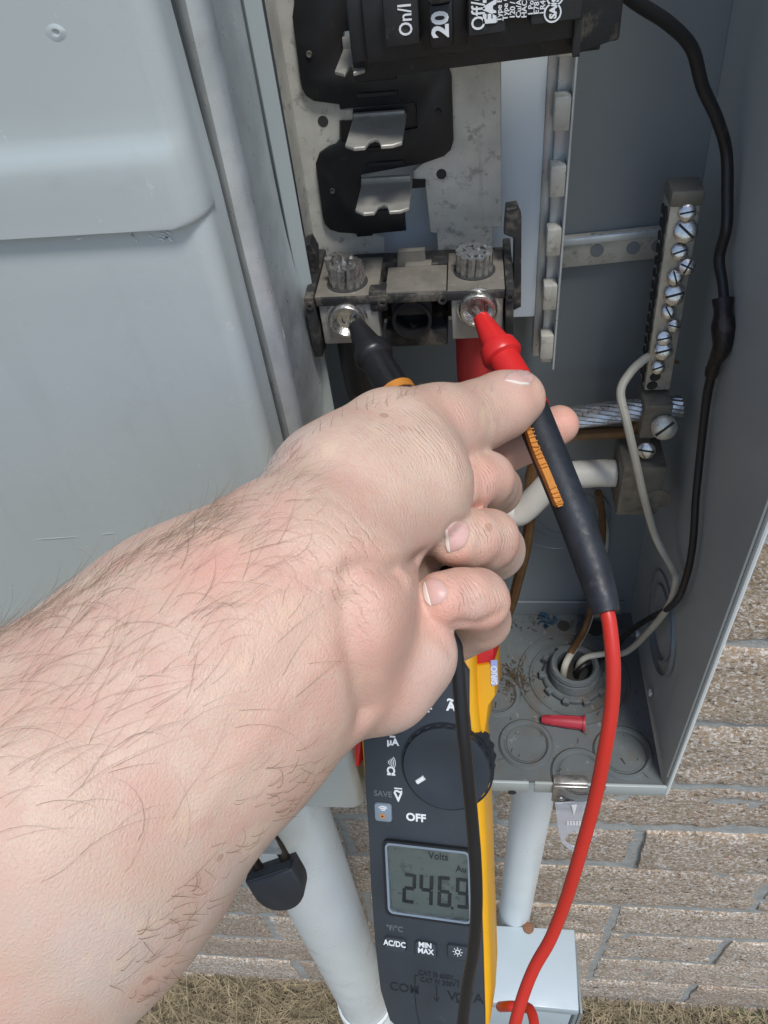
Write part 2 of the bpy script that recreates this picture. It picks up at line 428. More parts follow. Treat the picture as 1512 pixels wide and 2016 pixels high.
for ci in range(len(COURSES) - 1):
    z0, z1 = COURSES[ci], COURSES[ci + 1]
    h = round(z1 - z0 - .0125, 3)
    half = (ci % 2 == 0)
    jx = JX + (.165 if not half else 0)
    if ci == 3: jx = JX
    W = .33
    k0 = int((-1.25 - jx) / W)
    for k in range(k0, k0 + 9):
        x0 = jx + k * W
        ws = [(x0, W)]
        if ci == 3: ws = [(x0, W / 2), (x0 + W / 2, W / 2)]
        for xa, ww in ws:
            wv = ww - .0125
            key = (round(wv, 3), h, random.randrange(4))
            if key not in _bc: _bc[key] = brick_mesh(wv, h, len(_bc) + 1)
            o = bpy.data.objects.new('brick', _bc[key]); COL.objects.link(o); o.parent = wall
            o.location = Vector((xa + ww / 2 + random.uniform(-.002, .002), random.uniform(-.002, .003), (z0 + z1) / 2 + random.uniform(-.001, .001))) - OFF[wall.name]
            o.rotation_euler = (random.uniform(-.01, .01), random.uniform(-.006, .006), random.uniform(-.006, .006))

# ================================================================== ELECTRICAL ENCLOSURE
ZF = 1.1085; YB = -.012; YF = -.136
enc = thing('electrical_enclosure', 'open grey painted steel service panel box fixed to the brick wall', 'electrical panel', (0, -.07, ZF))
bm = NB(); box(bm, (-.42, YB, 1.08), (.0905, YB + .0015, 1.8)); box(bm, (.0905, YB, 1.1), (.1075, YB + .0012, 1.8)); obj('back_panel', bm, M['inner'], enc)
# right side, leaning slightly towards the back
bm = NB(); zt = 1.8
hexa(bm, [(.1065, YF, 1.1005), (.1085, YF, 1.1005), (.1065, YB, 1.1005), (.1045, YB, 1.1005)][0:1] + [(.1085, YF, 1.1005), (.1065, YB - .0005, 1.1005), (.1042, YB - .0005, 1.1005)]
     + [(.1035, YF, zt), (.1055, YF, zt), (.0832, YB - .0005, zt), (.0812, YB - .0005, zt)], .0005, 1)
side = obj('side_panel', bm, M['side'], enc)
# doubled front lip of the side
bm = NB()
hexa(bm, [(.1054, YF + .001, 1.118), (.1066, YF + .001, 1.118), (.1063, YF + .024, 1.118), (.1051, YF + .024, 1.118),
          (.1024, YF + .001, zt), (.1036, YF + .001, zt), (.0998, YF + .024, zt), (.0986, YF + .024, zt)], .0004, 1)
obj('front_lip', bm, M['side'], side)
bm = NB(); tube(bm, [(.1078, YF - .0002, 1.1005), (.1048, YF - .0002, zt)], .0011, n=8, sp=False); obj('bare_edge', bm, M['pvc'], side)
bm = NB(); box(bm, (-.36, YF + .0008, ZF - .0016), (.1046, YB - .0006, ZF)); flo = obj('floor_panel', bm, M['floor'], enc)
bm = NB(); box(bm, (-.07, YF - .0012, ZF - .0105), (.0285, YF + .0006, ZF + .0012), .0005); box(bm, (.0318, YF - .0012, ZF - .0105), (.1068, YF + .0006, ZF + .0012), .0005)
flg = obj('front_flange', bm, M['paint'], enc)
bm = NB(); c = onY(1008, 1560, YF - .0013); lathe(bm, c, (0, -1, 0), [(0, .0026), (.0002, .0026)], n=14); obj('screw_hole', bm, M['hole'], flg)
# upstand at the back of the floor
bm = NB(); box(bm, (-.02, YB - .0022, ZF), (.098, YB - .0004, ZF + .014), .0004, 1); obj('back_upstand', bm, M['inner'], enc)
# knock-outs stamped in the floor
def ring(bm, c, ax, r, w=.0011, h=.0007, n=48):
    lathe(bm, c, ax, [(0, r - w), (h, r - w * .4), (h, r + w * .4), (0, r + w)], n=n, cap=False)
def knockout(cx, cy, r, bridge=True, disc=True):
    bm = NB(); c = Vector((cx, cy, ZF + .0002))
    ring(bm, c, (0, 0, 1), r, .0022, .0016)
    o = obj('knockout_ring', bm, M['floor'], flo)
    if disc:
        bm = NB(); lathe(bm, c, (0, 0, 1), [(0, r * .80), (.0007, r * .79)], n=40); obj('knockout_disc', bm, M['floor'], flo)
for px, py, r in ((1035, 1465, .0145), (1226, 1482, .0155), (1140, 1524, .0145), (975, 1368, .0145)):
    c = onZ(px, py, ZF); knockout(c.x, c.y, r)
hub_c = onZ(1128, 1335, ZF)
for r in (.0345, .027):
    bm = NB(); ring(bm, hub_c + Vector((0, 0, .0002)), (0, 0, 1), r, .0012, .001, 64); obj('knockout_ring', bm, M['floor'], flo)
for px, py, r in ((1110, 1232, .0042), (1172, 1236, .0065)):
    c = onZ(px, py, ZF + .0004); bm = NB(); lathe(bm, c, (0, 0, 1), [(0, r), (.0003, r)], n=20); obj('drain_hole', bm, M['hole'], flo)
# knock-outs in the back and in the side
for px, py, r in ((1120, 1010, .0235), (1120, 1010, .0185), (1105, 1018, .029)):
    c = onY(px, py, YB); bm = NB(); ring(bm, c, (0, -1, 0), r, .0006, .0005, 56); obj('knockout_ring', bm, M['inner'], enc)
c = onX(1300, 1225, .1035)
for r in (.03, .022):
    bm = NB(); ring(bm, Vector((.1046, c.y, c.z)), (-1, .0, .0), r, .0006, .002, 56); obj('knockout_ring', bm, M['inner'], side)
for px, py in ((1232, 1213), (1255, 1248), (1280, 1364)):
    c = onX(px, py, .1035); bm = NB(); box(bm, c - Vector((.001, .0015, .002)), c + Vector((.001, .0015, .002)), .0004); obj('chipped_weld', bm, M['pvc'], side)

# conduit hub rising through the floor
hub = thing('conduit_hub', 'grey threaded conduit hub with toothed locknut on the panel floor', 'conduit fitting', hub_c)
bm = NB(); lathe(bm, hub_c, (0, 0, 1), [(0, .0195), (.003, .0195), (.0042, .0185), (.0042, .016), (.001, .016)], n=40, cap=False)
nut = obj('locknut', bm, M['floor'], hub)
for k in range(10):
    a = 2 * math.pi * k / 10; bm = NB()
    box(bm, (-.0022, -.002, .0008), (.0022, .0022, .005), .0005, 1, Matrix.Translation(hub_c) @ Matrix.Rotation(a, 4, 'Z') @ Matrix.Translation((.0198, 0, 0)) @ Matrix.Rotation(math.pi / 2, 4, 'Z'))
    obj('locknut_tooth', bm, M['floor'], nut)
bm = NB()
pr = [(.001, .0158)]
for k in range(5): pr += [(.003 + k * .0022, .0160), (.0041 + k * .0022, .0151)]
pr += [(.0145, .0155), (.0165, .0145), (.0168, .0125), (.015, .0112), (.002, .0112)]
lathe(bm, hub_c, (0, 0, 1), pr, n=40, cap=False); obj('threaded_sleeve', bm, M['floor'], hub)
bm = NB(); lathe(bm, hub_c + Vector((0, 0, .004)), (0, 0, 1), [(0, .0111), (.0002, .0111)], n=28); obj('bore', bm, M['hole'], hub)

# galvanised divider between the two compartments, with rolled front edge
div = thing('divider_channel', 'galvanised steel divider with rolled front edge beside the grey cover', 'divider', (-.066, -.11, ZF))
def lean(x, z): return x + (1.5 - z) * .001
bm = NB()
pr = []
for k in range(13):
    a = math.radians(150 + k * 20)
    pr.append((-.0655 + .0046 * math.cos(a), -.1315 + .0050 * math.sin(a)))
prof = [(-.0668, -.0815), (-.0668, -.1205), (-.0635, -.1255), (-.0612, -.1300), (-.0625, -.1345), (-.0655, -.1366), (-.0686, -.1345), (-.0695, -.130), (-.0690, -.122), (-.0680, -.1195), (-.0680, -.0815)]
zs = np.linspace(ZF + .002, 1.75, 60)
rows = []
for z in zs:
    w = noise.noise(Vector((0, 0, z * 9))) * .0008 + noise.noise(Vector((3, 0, z * 30))) * .0002
    bulge = .0035 * math.exp(-((z - 1.375) / .03) ** 2)
    rows.append([bm.verts.new((x + w + (bulge if y > -.1 else 0), y + w * .5, z)) for x, y in prof])
for A, B in zip(rows, rows[1:]):
    for k in range(len(prof)): bm.faces.new((A[k], A[(k + 1) % len(prof)], B[(k + 1) % len(prof)], B[k]))
bm.faces.new(rows[0]); bm.faces.new(rows[-1])
obj('galvanised_sheet', bm, M['galv'], div, smooth=60)
bm = NB(); box(bm, (-.0664, -.0805, ZF + .03), (-.0608, -.079, 1.75), .0005, 1); obj('painted_flange', bm, M['paint'], div)
bm = NB(); lathe(bm, onX(597, 775, -.0664), (1, 0, 0), [(0, .0012), (.0002, .0012)], n=10); obj('pin_hole', bm, M['hole'], div)

# ------------------------------------------------------------------ grey front cover at the left
cov = thing('panel_cover', 'smooth grey steel cover of the meter side with overlapping upper lid', 'panel cover', (-.2, -.15, 1.1075))
def cover_shell(zrows, t=.0013, side_end=-.1385):
    """zrows: list of (z, outward offset, right-hand retreat)"""
    bm = NB(); rows = []
    for z, off, ret in zrows:
        P = [(-.46, -.155 - off), (-.40, -.155 - off), (-.30, -.1552 - off), (-.2, -.1553 - off), (-.12, -.1552 - off), (-.09, -.155 - off)]
        cx, cy, r = -.0727 - max(off, 0) * 1.0, -.149, .006 + off
        for k in range(9):
            a = math.radians(-90 + k * 11.25); P.append((cx + r * math.cos(a), cy + r * math.sin(a)))
        P.append((cx + r + .0002, side_end))
        inner = [(x - (t if i > 9 else 0), y + (t if i <= 10 else 0)) for i, (x, y) in enumerate(P)]
        loop = P + inner[::-1]
        rows.append([bm.verts.new((x - (ret if i % 1 == 0 and x > -.2 else 0) * max(0, min(1, (x + .09) / .024)), y, z)) for i, (x, y) in enumerate(loop)])
    n = len(rows[0])
    for A, B in zip(rows, rows[1:]):
        for k in range(n): bm.faces.new((A[k], A[(k + 1) % n], B[(k + 1) % n], B[k]))
    bm.faces.new(rows[0]); bm.faces.new(rows[-1])
    return bm
zb = 1.1078
lower = [(zb + .005 * (1 - math.cos(a)), -.0006, .005 * (1 - math.sin(a))) for a in np.linspace(0, math.pi / 2, 6)]
lower += [(z, -.0006 + .00012 * math.sin(z * 23), 0) for z in np.linspace(1.13, 1.472, 14)] + [(1.4725, -.0006, 0), (1.52, -.0018, 0), (1.8, -.0018, 0)]
obj('lower_cover', cover_shell(lower), M['cover'], cov, smooth=50)
zl = 1.4652
up = [(zl + .0028 * (1 - math.cos(a)), .0021, .0028 * (1 - math.sin(a))) for a in np.linspace(0, math.pi / 2, 5)]
up += [(1.4722, .0022, 0), (1.4768, .0022, 0), (1.4805, .00215, 0), (1.4828, .0019, 0), (1.4848, .0012, 0), (1.4868, .0005, 0), (1.489, .0002, 0), (1.494, 0, 0)] + [(z, 0, 0) for z in np.linspace(1.51, 1.8, 6)]
lid = obj('upper_lid', cover_shell(up, side_end=-.1476), M['cover'], cov, smooth=60)
c = onY(110, 64, -.1551); bm = NB()
n = 22; rings_ = []
for h, r in ((-.00008, .0019), (.00004, .0015), (.00018, .0010), (.00016, .0007), (-.0003, .0004), (-.0005, .0002)):
    rings_.append([bm.verts.new(c + Vector((math.cos(2 * math.pi * k / n) * r * (1.2 + .25 * noise.noise(Vector((k * .4, r * 900, 0)))), -h * (1 + .6 * math.sin(2 * math.pi * k / n + 1)), math.sin(2 * math.pi * k / n) * r * .9))) for k in range(n)])
for A, B in zip(rings_, rings_[1:]):
    for k in range(n): bm.faces.new((A[k], B[k], B[(k + 1) % n], A[(k + 1) % n]))
bm.faces.new(rings_[-1]); obj('dimple', bm, M['cover'], lid, smooth=80, label='small puckered dent in the upper lid')
M['scuff'] = pm('scraped_paint', (.62, .66, .66), .6, var=.1, bump=.1)
scuffs = [((255, 455), (263, 468)), ((258, 457), (266, 474)), ((268, 470), (271, 478)), ((290, 462), (302, 468)), ((310, 458), (333, 466)), ((315, 463), (338, 468)), ((318, 467), (342, 472)), ((322, 455), (338, 460)), ((308, 470), (328, 476)), ((330, 470), (345, 475)), ((68, 1062), (152, 1056)), ((200, 1052), (226, 1049)), ((145, 470), (165, 466))]
for a, b in scuffs:
    A = onY(*a, -.1549); B = onY(*b, -.1549); d = (B - A); s = Vector((-d.z, 0, d.x)).normalized() * .00025
    bm = NB(); mid = (A + B) / 2 + s * random.uniform(-1.5, 1.5)
    prism(bm, [A, mid - s * .8, B, mid + s * .8], (0, -.00006, 0)); obj('scuff', bm, M['scuff'], cov, smooth=0)
# ================================================================== BUS ASSEMBLY
bus = thing('bus_assembly', 'mottled tin-plated bus bars with black S-shaped insulator on a pale backing plate', 'bus bars', (-.025, -.03, 1.36))
bm = NB(); box(bm, (-.0625, -.040, 1.362), (.0262, -.0375, 1.72), .0006); obj('backing_plate', bm, M['pale'], bus)
def c2(x, y): return (500 + x / 2.043, y / 2.043)        # survey sheet of the bus
YS = -.0530
def poly(pts, y): return [onY(*c2(*p), y) for p in pts]
T0 = -260
bm = NB(); prism(bm, poly([(30, T0), (362, T0), (362, 140), (352, 440), (400, 440), (400, 485), (345, 487), (345, 560), (300, 620), (430, 700), (445, 930), (523, 960), (528, 1050), (258, 1060), (240, 1010), (180, 600), (95, 200)], YS), (0, .0025, 0), .0003)
obj('bus_bar', bm, M['tin'], bus, smooth=30)
bm = NB(); prism(bm, poly([(430, T0), (992, T0), (997, 915), (960, 918), (958, 1075), (745, 1085), (735, 940), (708, 935), (690, 755), (640, 740), (640, 690), (680, 655), (700, 560), (620, 300), (430, 260)], YS), (0, .0025, 0), .0003)
obj('bus_bar', bm, M['tin'], bus, smooth=30)
bm = NB()
S = [(160, T0), (160, 20), (153, 70), (185, 325), (193, 360), (210, 388), (240, 408), (343, 422), (345, 442), (650, 412), (655, 515), (365, 570), (300, 592), (262, 618), (247, 660), (275, 870), (284, 902), (305, 925), (340, 937), (412, 942), (414, 955), (475, 950), (480, 942), (612, 930), (605, 842), (428, 852), (430, 705), (680, 660), (765, 630), (792, 605), (803, 565), (795, 310), (785, 280), (765, 264), (735, 256), (650, 250), (430, 278), (355, 290), (355, 130), (420, 120), (420, T0)]
prism(bm, poly(S, -.0553), (0, .0021, 0), .0005, 2)
prism(bm, poly([(350, 486), (398, 486), (398, 440), (648, 414), (653, 514), (362, 570), (350, 565)], -.0538), (0, .0006, 0))
prism(bm, poly([(632, 722), (690, 722), (690, 754), (632, 758)], -.0538), (0, .0006, 0))
ins = obj('insulator', bm, M['black'], bus, smooth=30)
for (xa, ya, xb, yb) in ((415, 330, 575, 315), (415, 395, 580, 382), (455, 610, 598, 598), (455, 672, 605, 660)):
    A = onY(*c2(xa, ya), -.0553); B = onY(*c2(xb, yb), -.0553); bm = NB()
    hexa(bm, [A, B, B + Vector((0, 0, .0016)), A + Vector((0, 0, .0016))] + [q + Vector((0, -.0006, 0)) for q in (A, B, B + Vector((0, 0, .0016)), A + Vector((0, 0, .0016)))], .0002, 1)
    obj('insulator_rib', bm, M['black'], ins)
for x, y in ((222, 218), (742, 448), (315, 768)):
    c = onY(*c2(x, y), -.0553); bm = NB(); lathe(bm, c, (0, -1, 0), [(0, .0011), (.0006, .0009), (.0004, .0004), (.0004, 0)], n=10); obj('mould_pip', bm, M['dusty_black'], ins)
for x, y in ((278, 488), (754, 700)):
    c = onY(*c2(x, y), YS); bm = NB(); lathe(bm, c, (0, -1, 0), [(0, .0019), (.00015, .0019)], n=18); obj('bolt_hole', bm, M['hole'], bus)
# contact blades that stand out of the bars
for (xl, xr, yb, yf, up) in ((398, 612, 474, 585, 445), (432, 636, 742, 850, 705), (358, 470, 200, 288, 140)):
    A = onY(*c2(xl, yb), -.0575); B = onY(*c2(xr, yb - 12), -.0575)
    z = (A.z + B.z) / 2
    f = onZ(*c2((xl + xr) / 2, yf), z).y
    top = onY(*c2((xl + xr) / 2, up), -.056).z
    w = B.x - A.x; bm = NB(); cx = A.x + w / 2
    pts = [(A.x, -.055), (A.x - .0002, f + .003), (A.x + .003, f - .0002), (A.x + w * .36, f), (A.x + w * .42, f + .005), (A.x + w * .5, f + .0065), (A.x + w * .58, f + .005), (A.x + w * .64, f), (B.x - .003, f), (B.x, f + .002), (B.x, -.055)]
    prism(bm, [(x, y, z) for x, y in pts], (0, 0, -.0013), .0003)
    st = obj('contact_blade', bm, M['stab'], bus, smooth=30)
    bm = NB(); box(bm, (A.x, -.0578, z - .0003), (B.x - .0004, -.0556, top), .0006, 2); obj('blade_root', bm, M['stab'], st)
# folded left edge of the chassis
bm = NB()
A0, A1 = onY(520, 0, -.064), onY(606, 500, -.064)
B0, B1 = onY(545, 0, -.056), onY(622, 500, -.056)
e = (A0 - A1) * 1.6
A0t, B0t = A1 + e, B1 + e
hexa(bm, [A1, B1, B1 + Vector((0, .002, 0)), A1 + Vector((0, .012, 0)), A0t, B0t, B0t + Vector((0, .002, 0)), A0t + Vector((0, .012, 0))], .0008)
obj('chassis_edge', bm, M['tin'], bus)
# galvanised rail with hooked tabs
rail = thing('mounting_rail', 'galvanised vertical rail with a row of folded tabs right of the bus bars', 'rail', (.03, -.03, 1.338))
bm = NB(); box(bm, (.0262, -.0375, 1.3395), (.0300, -.030, 1.72), .0004); box(bm, (.0300, -.0405, 1.338), (.0353, -.030, 1.72), .0004)
box(bm, (.0347, -.0465, 1.338), (.0356, -.0395, 1.72), .0002, 1)
obj('channel', bm, M['galv'], rail)
for a, b in ((660, 707), (561, 610), (450, 504), (326, 388), (189, 259), (60, 114), (-90, -10)):
    za, zb_ = onY(1105, b, -.0465).z, onY(1105, a, -.0465).z
    bm = NB(); box(bm, (.0288, -.0468, za), (.0345, -.0402, zb_), .0007); obj('tab', bm, M['tin'], rail)

# ================================================================== TERMINAL BLOCK
ZT = 1.4045
tb = thing('terminal_block', 'dusty black terminal block with two aluminium cable lugs under the bus bars', 'terminal block', (-.024, -.06, 1.375))
bm = NB()
box(bm, (-.0625, -.0905, 1.3795), (-.0590, -.052, ZT + .001), .0006)           # left cheek
box(bm, (.0112, -.0905, 1.3795), (.0142, -.052, ZT + .001), .0006)             # right cheek
box(bm, (-.0585, -.0895, ZT - .0035), (.0110, -.0868, ZT - .0002), .0005)      # front rail
box(bm, (-.0585, -.066, 1.380), (.0110, -.055, ZT - .001), .0005)              # rear body
box(bm, (-.0345, -.084, 1.3785), (-.0105, -.062, 1.3855), .0006)               # middle sill
box(bm, (-.0332, -.0885, ZT - .0036), (-.0112, -.062, ZT - .0016), .0004)
housing = obj('housing', bm, M['dusty_black'], tb)
for x, d in ((-.0606, 0), (.0127, 0), (-.0335, 0), (-.0115, 0)):
    bm = NB(); lathe(bm, (x, -.0890, ZT - .0022), (0, -1, 0), [(0, .0016), (.0022, .0016), (.0022, .0008), (.0010, .0008), (.001, 0)], n=14); obj('housing_boss', bm, M['dusty_black'], housing)
# tall black ears on both sides
bm = NB(); y0, y1 = -.073, -.066
a = [onY(*p, y0) for p in ((996, 412), (1018, 408), (1027, 430), (1026, 605), (1012, 612), (1008, 588), (1012, 470), (992, 462))]
prism(bm, a, (0, .006, 0), .0005); obj('ear', bm, M['dusty_black'], housing)
a = [onY(*p, y0) for p in ((592, 485), (610, 478), (622, 500), (626, 560), (640, 690), (622, 690), (600, 600))]
bm = NB(); prism(bm, a, (0, .008, 0), .0005); obj('ear', bm, M['dusty_black'], housing)
# dust-covered top plates
bm = NB(); box(bm, (-.0588, -.0885, ZT - .0012), (-.0352, -.060, ZT), .0005); obj('top_plate', bm, M['dust'], tb)
bm = NB(); box(bm, (-.0098, -.0885, ZT - .0012), (.0110, -.060, ZT), .0005); obj('top_plate', bm, M['dust'], tb)
bm = NB(); box(bm, (-.0325, -.0882, ZT - .0014), (-.0101, -.070, ZT + .0006), .0004); box(bm, (-.0262, -.0705, ZT - .002), (-.0160, -.0660, ZT + .0010), .0004)
tt = [onY(*p, -.0675) for p in ((779, 560), (841, 556), (836, 491), (783, 494))]
prism(bm, tt, (0, .0022, 0), .0004); obj('middle_bridge', bm, M['dust'], tb)
bm = NB(); box(bm, (-.0347, -.0890, ZT - .007), (-.0320, -.0815, ZT + .0012), .0008); box(bm, (-.0385, -.0890, ZT - .0072), (-.0330, -.0830, ZT + .0014), .0010); obj('clip', bm, M['dusty_black'], tb)
# centre barrel
ctr = onY(812, 632, -.086); bm = NB()
lathe(bm, ctr + Vector((0, .016, -.001)), (0, -1, .12), [(0, .0075), (.018, .0075), (.018, .0062), (.006, .006), (.006, 0)], n=28)
box(bm, ctr + Vector((-.0078, 0, .002)), ctr + Vector((.0078, .018, .0095)), .0012)
obj('barrel', bm, M['black'], tb)
# lugs, their clamp screws and the strands of the incoming cables
def make_lug(x0, x1, spx, tpx, h, seed, fr):
    lug_c = onZ(*tpx, ZT); cx, cy, rr = lug_c.x, lug_c.y, .0066
    bm = NB(); box(bm, (x0, -.0878, 1.3835), (x1, -.0665, ZT - .0013), .0006)
    lg = obj('lug', bm, M['lug'], tb)
    c = onY(*spx, -.0878); bm = NB()
    prf = [(0, .0079), (.0008, .0079), (.001, .0072), (.0026, .0070), (.0034, .0064), (.0036, .0054), (.0030, .0050), (.0012, .0038), (.0012, .0022), (.0004, .0018), (.0004, 0)]
    lathe(bm, c, (0, -1, 0), prf, n=32); sc = obj('clamp_screw', bm, M['zinc'], lg, smooth=40)
    ran = random.Random(seed)
    bm = NB(); lathe(bm, (cx, cy, ZT + .0001), (0, 0, 1), [(0, rr + .0012), (.0002, rr + .0012)], n=30); obj('bore', bm, M['hole'], lg)
    spots_ = [(0, 0)] + [(.0028 * math.cos(k * math.pi / 3), .0028 * math.sin(k * math.pi / 3)) for k in range(6)] + [(.0054 * math.cos(k * math.pi / 6 + .2), .0054 * math.sin(k * math.pi / 6 + .2)) for k in range(12)]
    for i, (dx, dy) in enumerate(spots_):
        ht = h * ran.uniform(1 - fr, 1 + fr * .6); tw = .0012 + fr * .002
        a = Vector((cx + dx, cy + dy, ZT - .004)); b = a + Vector((-dy * .18 + ran.uniform(-1, 1) * fr * .002, dx * .18 + ran.uniform(-1, 1) * fr * .002, .004 + ht))
        bm = NB(); d = (b - a).normalized()
        tube(bm, [a, (a + b) / 2, b], .00152, n=8, sp=False)
        obj('strand', bm, M['alu'], lg)
    return cx, cy
lcx, lcy = make_lug(-.0580, -.0358, (684, 626), (684, 556), .0088, 3, .35)
rcx, rcy = make_lug(-.0085, .0105, (941, 604), (934, 532), .0078, 4, .06)

# service cables dropping out of the lugs
red_svc = NB(); tube(red_svc, [(rcx, rcy, 1.3835), (rcx, rcy - .001, 1.36), (rcx + .001, rcy, 1.33), (rcx + .002, rcy + .004, 1.28), (rcx + .0, rcy + .02, 1.22), (rcx - .01, rcy + .03, 1.13), (rcx - .012, rcy + .03, 1.05)], .0078, n=18)
tag(obj('service_cable', red_svc, M['red_cable']), 'thick red service cable dropping from the right terminal lug behind the probe', 'cable', 'service cables')
blk = NB(); tube(blk, [(lcx, lcy, 1.3835), (lcx + .001, lcy - .001, 1.36), (lcx + .004, lcy + .002, 1.33), (lcx + .008, lcy + .01, 1.28), (lcx + .012, lcy + .03, 1.2), (lcx + .012, lcy + .035, 1.05)], .0078, n=18)
tag(obj('service_cable', blk, M['black_wire']), 'thick black service cable dropping from the left terminal lug', 'cable', 'service cables')

# ================================================================== CIRCUIT BREAKER
brk = thing('circuit_breaker', 'black single-pole circuit breaker marked 20 plugged in above the bus bars', 'circuit breaker', (.005, -.07, 1.478))
# bottom edges in the survey: rear edge (705,133)-(1205,75), front edge (755,118)-(1212,78)
BZ = 1.4795
pb = onY(705, 135, -.066); pe = onY(1212, 70, -.066)
bz0 = pb.z; xl, xr = pb.x, pe.x
def bz(px, py, y):
    p = onY(px, py, y); return p.z - bz0 - slope * (p.x - pb.x)
slope = (pe.z - pb.z) / (pe.x - pb.x)
def bx_(lo, hi, bev=.0006): 
    b = NB(); box(b, lo, hi, bev); return b
slope = (pe.z - pb.z) / (pe.x - pb.x)
BM = Matrix(((1, 0, 0, 0), (0, 1, 0, 0), (slope, 0, 1, bz0 - slope * pb.x), (0, 0, 0, 1)))
def bbox(lo, hi, bev=.0005):
    """box in breaker axes: x along the breaker, z = 0 at its lower face"""
    b = NB(); box(b, lo, hi, bev)
    for v in b.verts: v.co = BM @ v.co
    return b
H = .0258
body = obj('body', bbox((xl, -.078, 0), (xr - .006, -.060, H)), M['breaker'], brk)
obj('rear_foot', bbox((xr - .016, -.074, .0006), (xr, -.062, H - .0006), .001), M['breaker'], body)
b = NB(); hexa(b, [(xr - .0145, -.0842, .0012), (xr - .0005, -.074, .0012), (xr - .0005, -.070, .0012), (xr - .0145, -.070, .0012), (xr - .0145, -.0842, H), (xr - .0005, -.074, H), (xr - .0005, -.070, H), (xr - .0145, -.070, H)], .0004)
for v in b.verts: v.co = BM @ v.co
obj('sloped_shoulder', b, M['dusty_black'], body)
x1 = xl + .0055
obj('front_case', bbox((x1, -.0855, bz(790, 119, -.0855)), (xr - .0145, -.0775, H)), M['breaker'], brk)
obj('front_case', bbox((xl + .0008, -.0825, bz(720, 122, -.0825)), (x1 + .0005, -.0775, H)), M['breaker'], brk)
def bp(px, py, y):      # point on a breaker face
    return onY(px, py, y)
YFc = -.0905
xA, xB = onY(757, 60, YFc).x, onY(826, 60, YFc).x
xC, xD = onY(846, 60, YFc).x, onY(893, 60, YFc).x
xE, xF = onY(921, 60, YFc).x, onY(1146, 40, YFc).x
obj('on_plate', bbox((xA, YFc, bz(790, 92, YFc)), (xB, -.085, H)), M['breaker'], brk)
obj('handle_well', bbox((xB + .0003, -.0862, bz(840, 98, -.0862)), (xE - .0003, -.085, H), .0001), M['black'], brk)
hd = obj('handle', bbox((xC, -.0945, bz(869, 97, -.0945)), (xD, -.085, bz(869, 8, -.0945)), .0009), M['black'], brk)
b = NB(); box(b, (xC + .0003, -.0975, bz(869, 9, -.0975)), (xD - .0003, -.0862, H + .004), .0012)
for v in b.verts: v.co = BM @ v.co
obj('handle_toggle', b, M['dusty_black'], hd)
RZ = bz(930, 73, YFc)
b = NB(); prism(b, [(xE, YFc, RZ), (xE + (xF - xE) * .34, YFc, RZ), (xE + (xF - xE) * .34, YFc, RZ + .0032), (xE + (xF - xE) * .55, YFc, RZ + .0032), (xE + (xF - xE) * .55, YFc, RZ + .0008), (xF, YFc, RZ + .0008), (xF, YFc, H), (xE, YFc, H)], (0, .005, 0), .0004)
for v in b.verts: v.co = BM @ v.co
lab = obj('rating_plate', b, M['breaker'], brk)
obj('wire_end_step', bbox((xF, -.0868, .002), (xr - .0145, -.0850, H), .0005), M['breaker'], brk)
# white lettering, read from bottom to top
UX = BM.to_3x3() @ Vector((0, 0, 1)); UY = Vector((-1, 0, 0))
def btext(s, px, py, y, size, bold=0, parent=brk, sx=1.0):
    o_ = onY(px, py, y - .0002)
    obj('lettering', text_bm(s, size, o_, UX, UY, .00012, bold=bold, sx=sx), M['print'], parent, smooth=0)
btext('On/I', 801, 71, YFc, .0054, .00004, sx=.80)
btext('20', 869, 74, -.0945, .0064, .00022)
btext('Off/O', 943, 60, YFc, .0054, .00004, lab, sx=.82)
btext('EAT', 965, 46, YFc, .0045, .0003, lab)
for s, px, py in (('Type BR', 983, 43), ('Type C', 995, 40), ('120 / 24', 1009, 37), ('Cu/Al S', 1021, 35), ('HACR', 1032, 35), ('1 Pole', 1045, 31), ('E7819', 1056, 28), ('LR43', 1068, 27)):
    btext(s, px, py, YFc, .0020, .00003, lab)
for px, py in ((1088, 25), (1093, -8)):
    c = onY(px, py, YFc - .0001); b = NB(); lathe(b, c, (0, -1, 0), [(0, .0024), (.0002, .0024), (.0002, .0020), (0, .0020)], n=28, cap=False); obj('approval_mark', b, M['print'], lab)
    obj('lettering', text_bm('SA', .0026, c + Vector((.0002, -.0001, -.0014)), UX, UY, .00012, bold=.00012), M['print'], lab, smooth=0)

# ================================================================== GROUND BAR
gb = thing('ground_bar', 'plated neutral bar with a column of slotted screws on a perforated strap', 'ground bar', (.08, -.04, 1.29))
# horizontal strap
bm = NB(); sA = onY(1105, 470, YB - .004); sB = onY(1330, 446, YB - .004); hgt = .0142
hexa(bm, [(sA.x, YB - .004, sA.z - hgt), (sB.x, YB - .004, sB.z - hgt), (sB.x, YB - .0008, sB.z - hgt), (sA.x, YB - .0008, sA.z - hgt), (sA.x, YB - .004, sA.z), (sB.x, YB - .004, sB.z), (sB.x, YB - .0008, sB.z), (sA.x, YB - .0008, sA.z)], .0004)
strap = obj('strap', bm, M['tin'], gb)
bm = NB(); hexa(bm, [(sA.x, YB - .0052, sA.z - .0032), (sB.x, YB - .0052, sB.z - .0032), (sB.x, YB - .0036, sB.z - .0032), (sA.x, YB - .0036, sA.z - .0032), (sA.x, YB - .0048, sA.z - .0002), (sB.x, YB - .0048, sB.z - .0002), (sB.x, YB - .0036, sB.z - .0002), (sA.x, YB - .0036, sA.z - .0002)], .0004); obj('strap_fold', bm, M['galv'], strap)
for px, py in ((1175, 493), (1247, 488), (1296, 484)):
    bm = NB(); lathe(bm, onY(px, py, YB - .0041), (0, -1, 0), [(0, .0030), (.0002, .0030)], n=20); obj('strap_hole', bm, M['inner'], strap)
GY = -.050
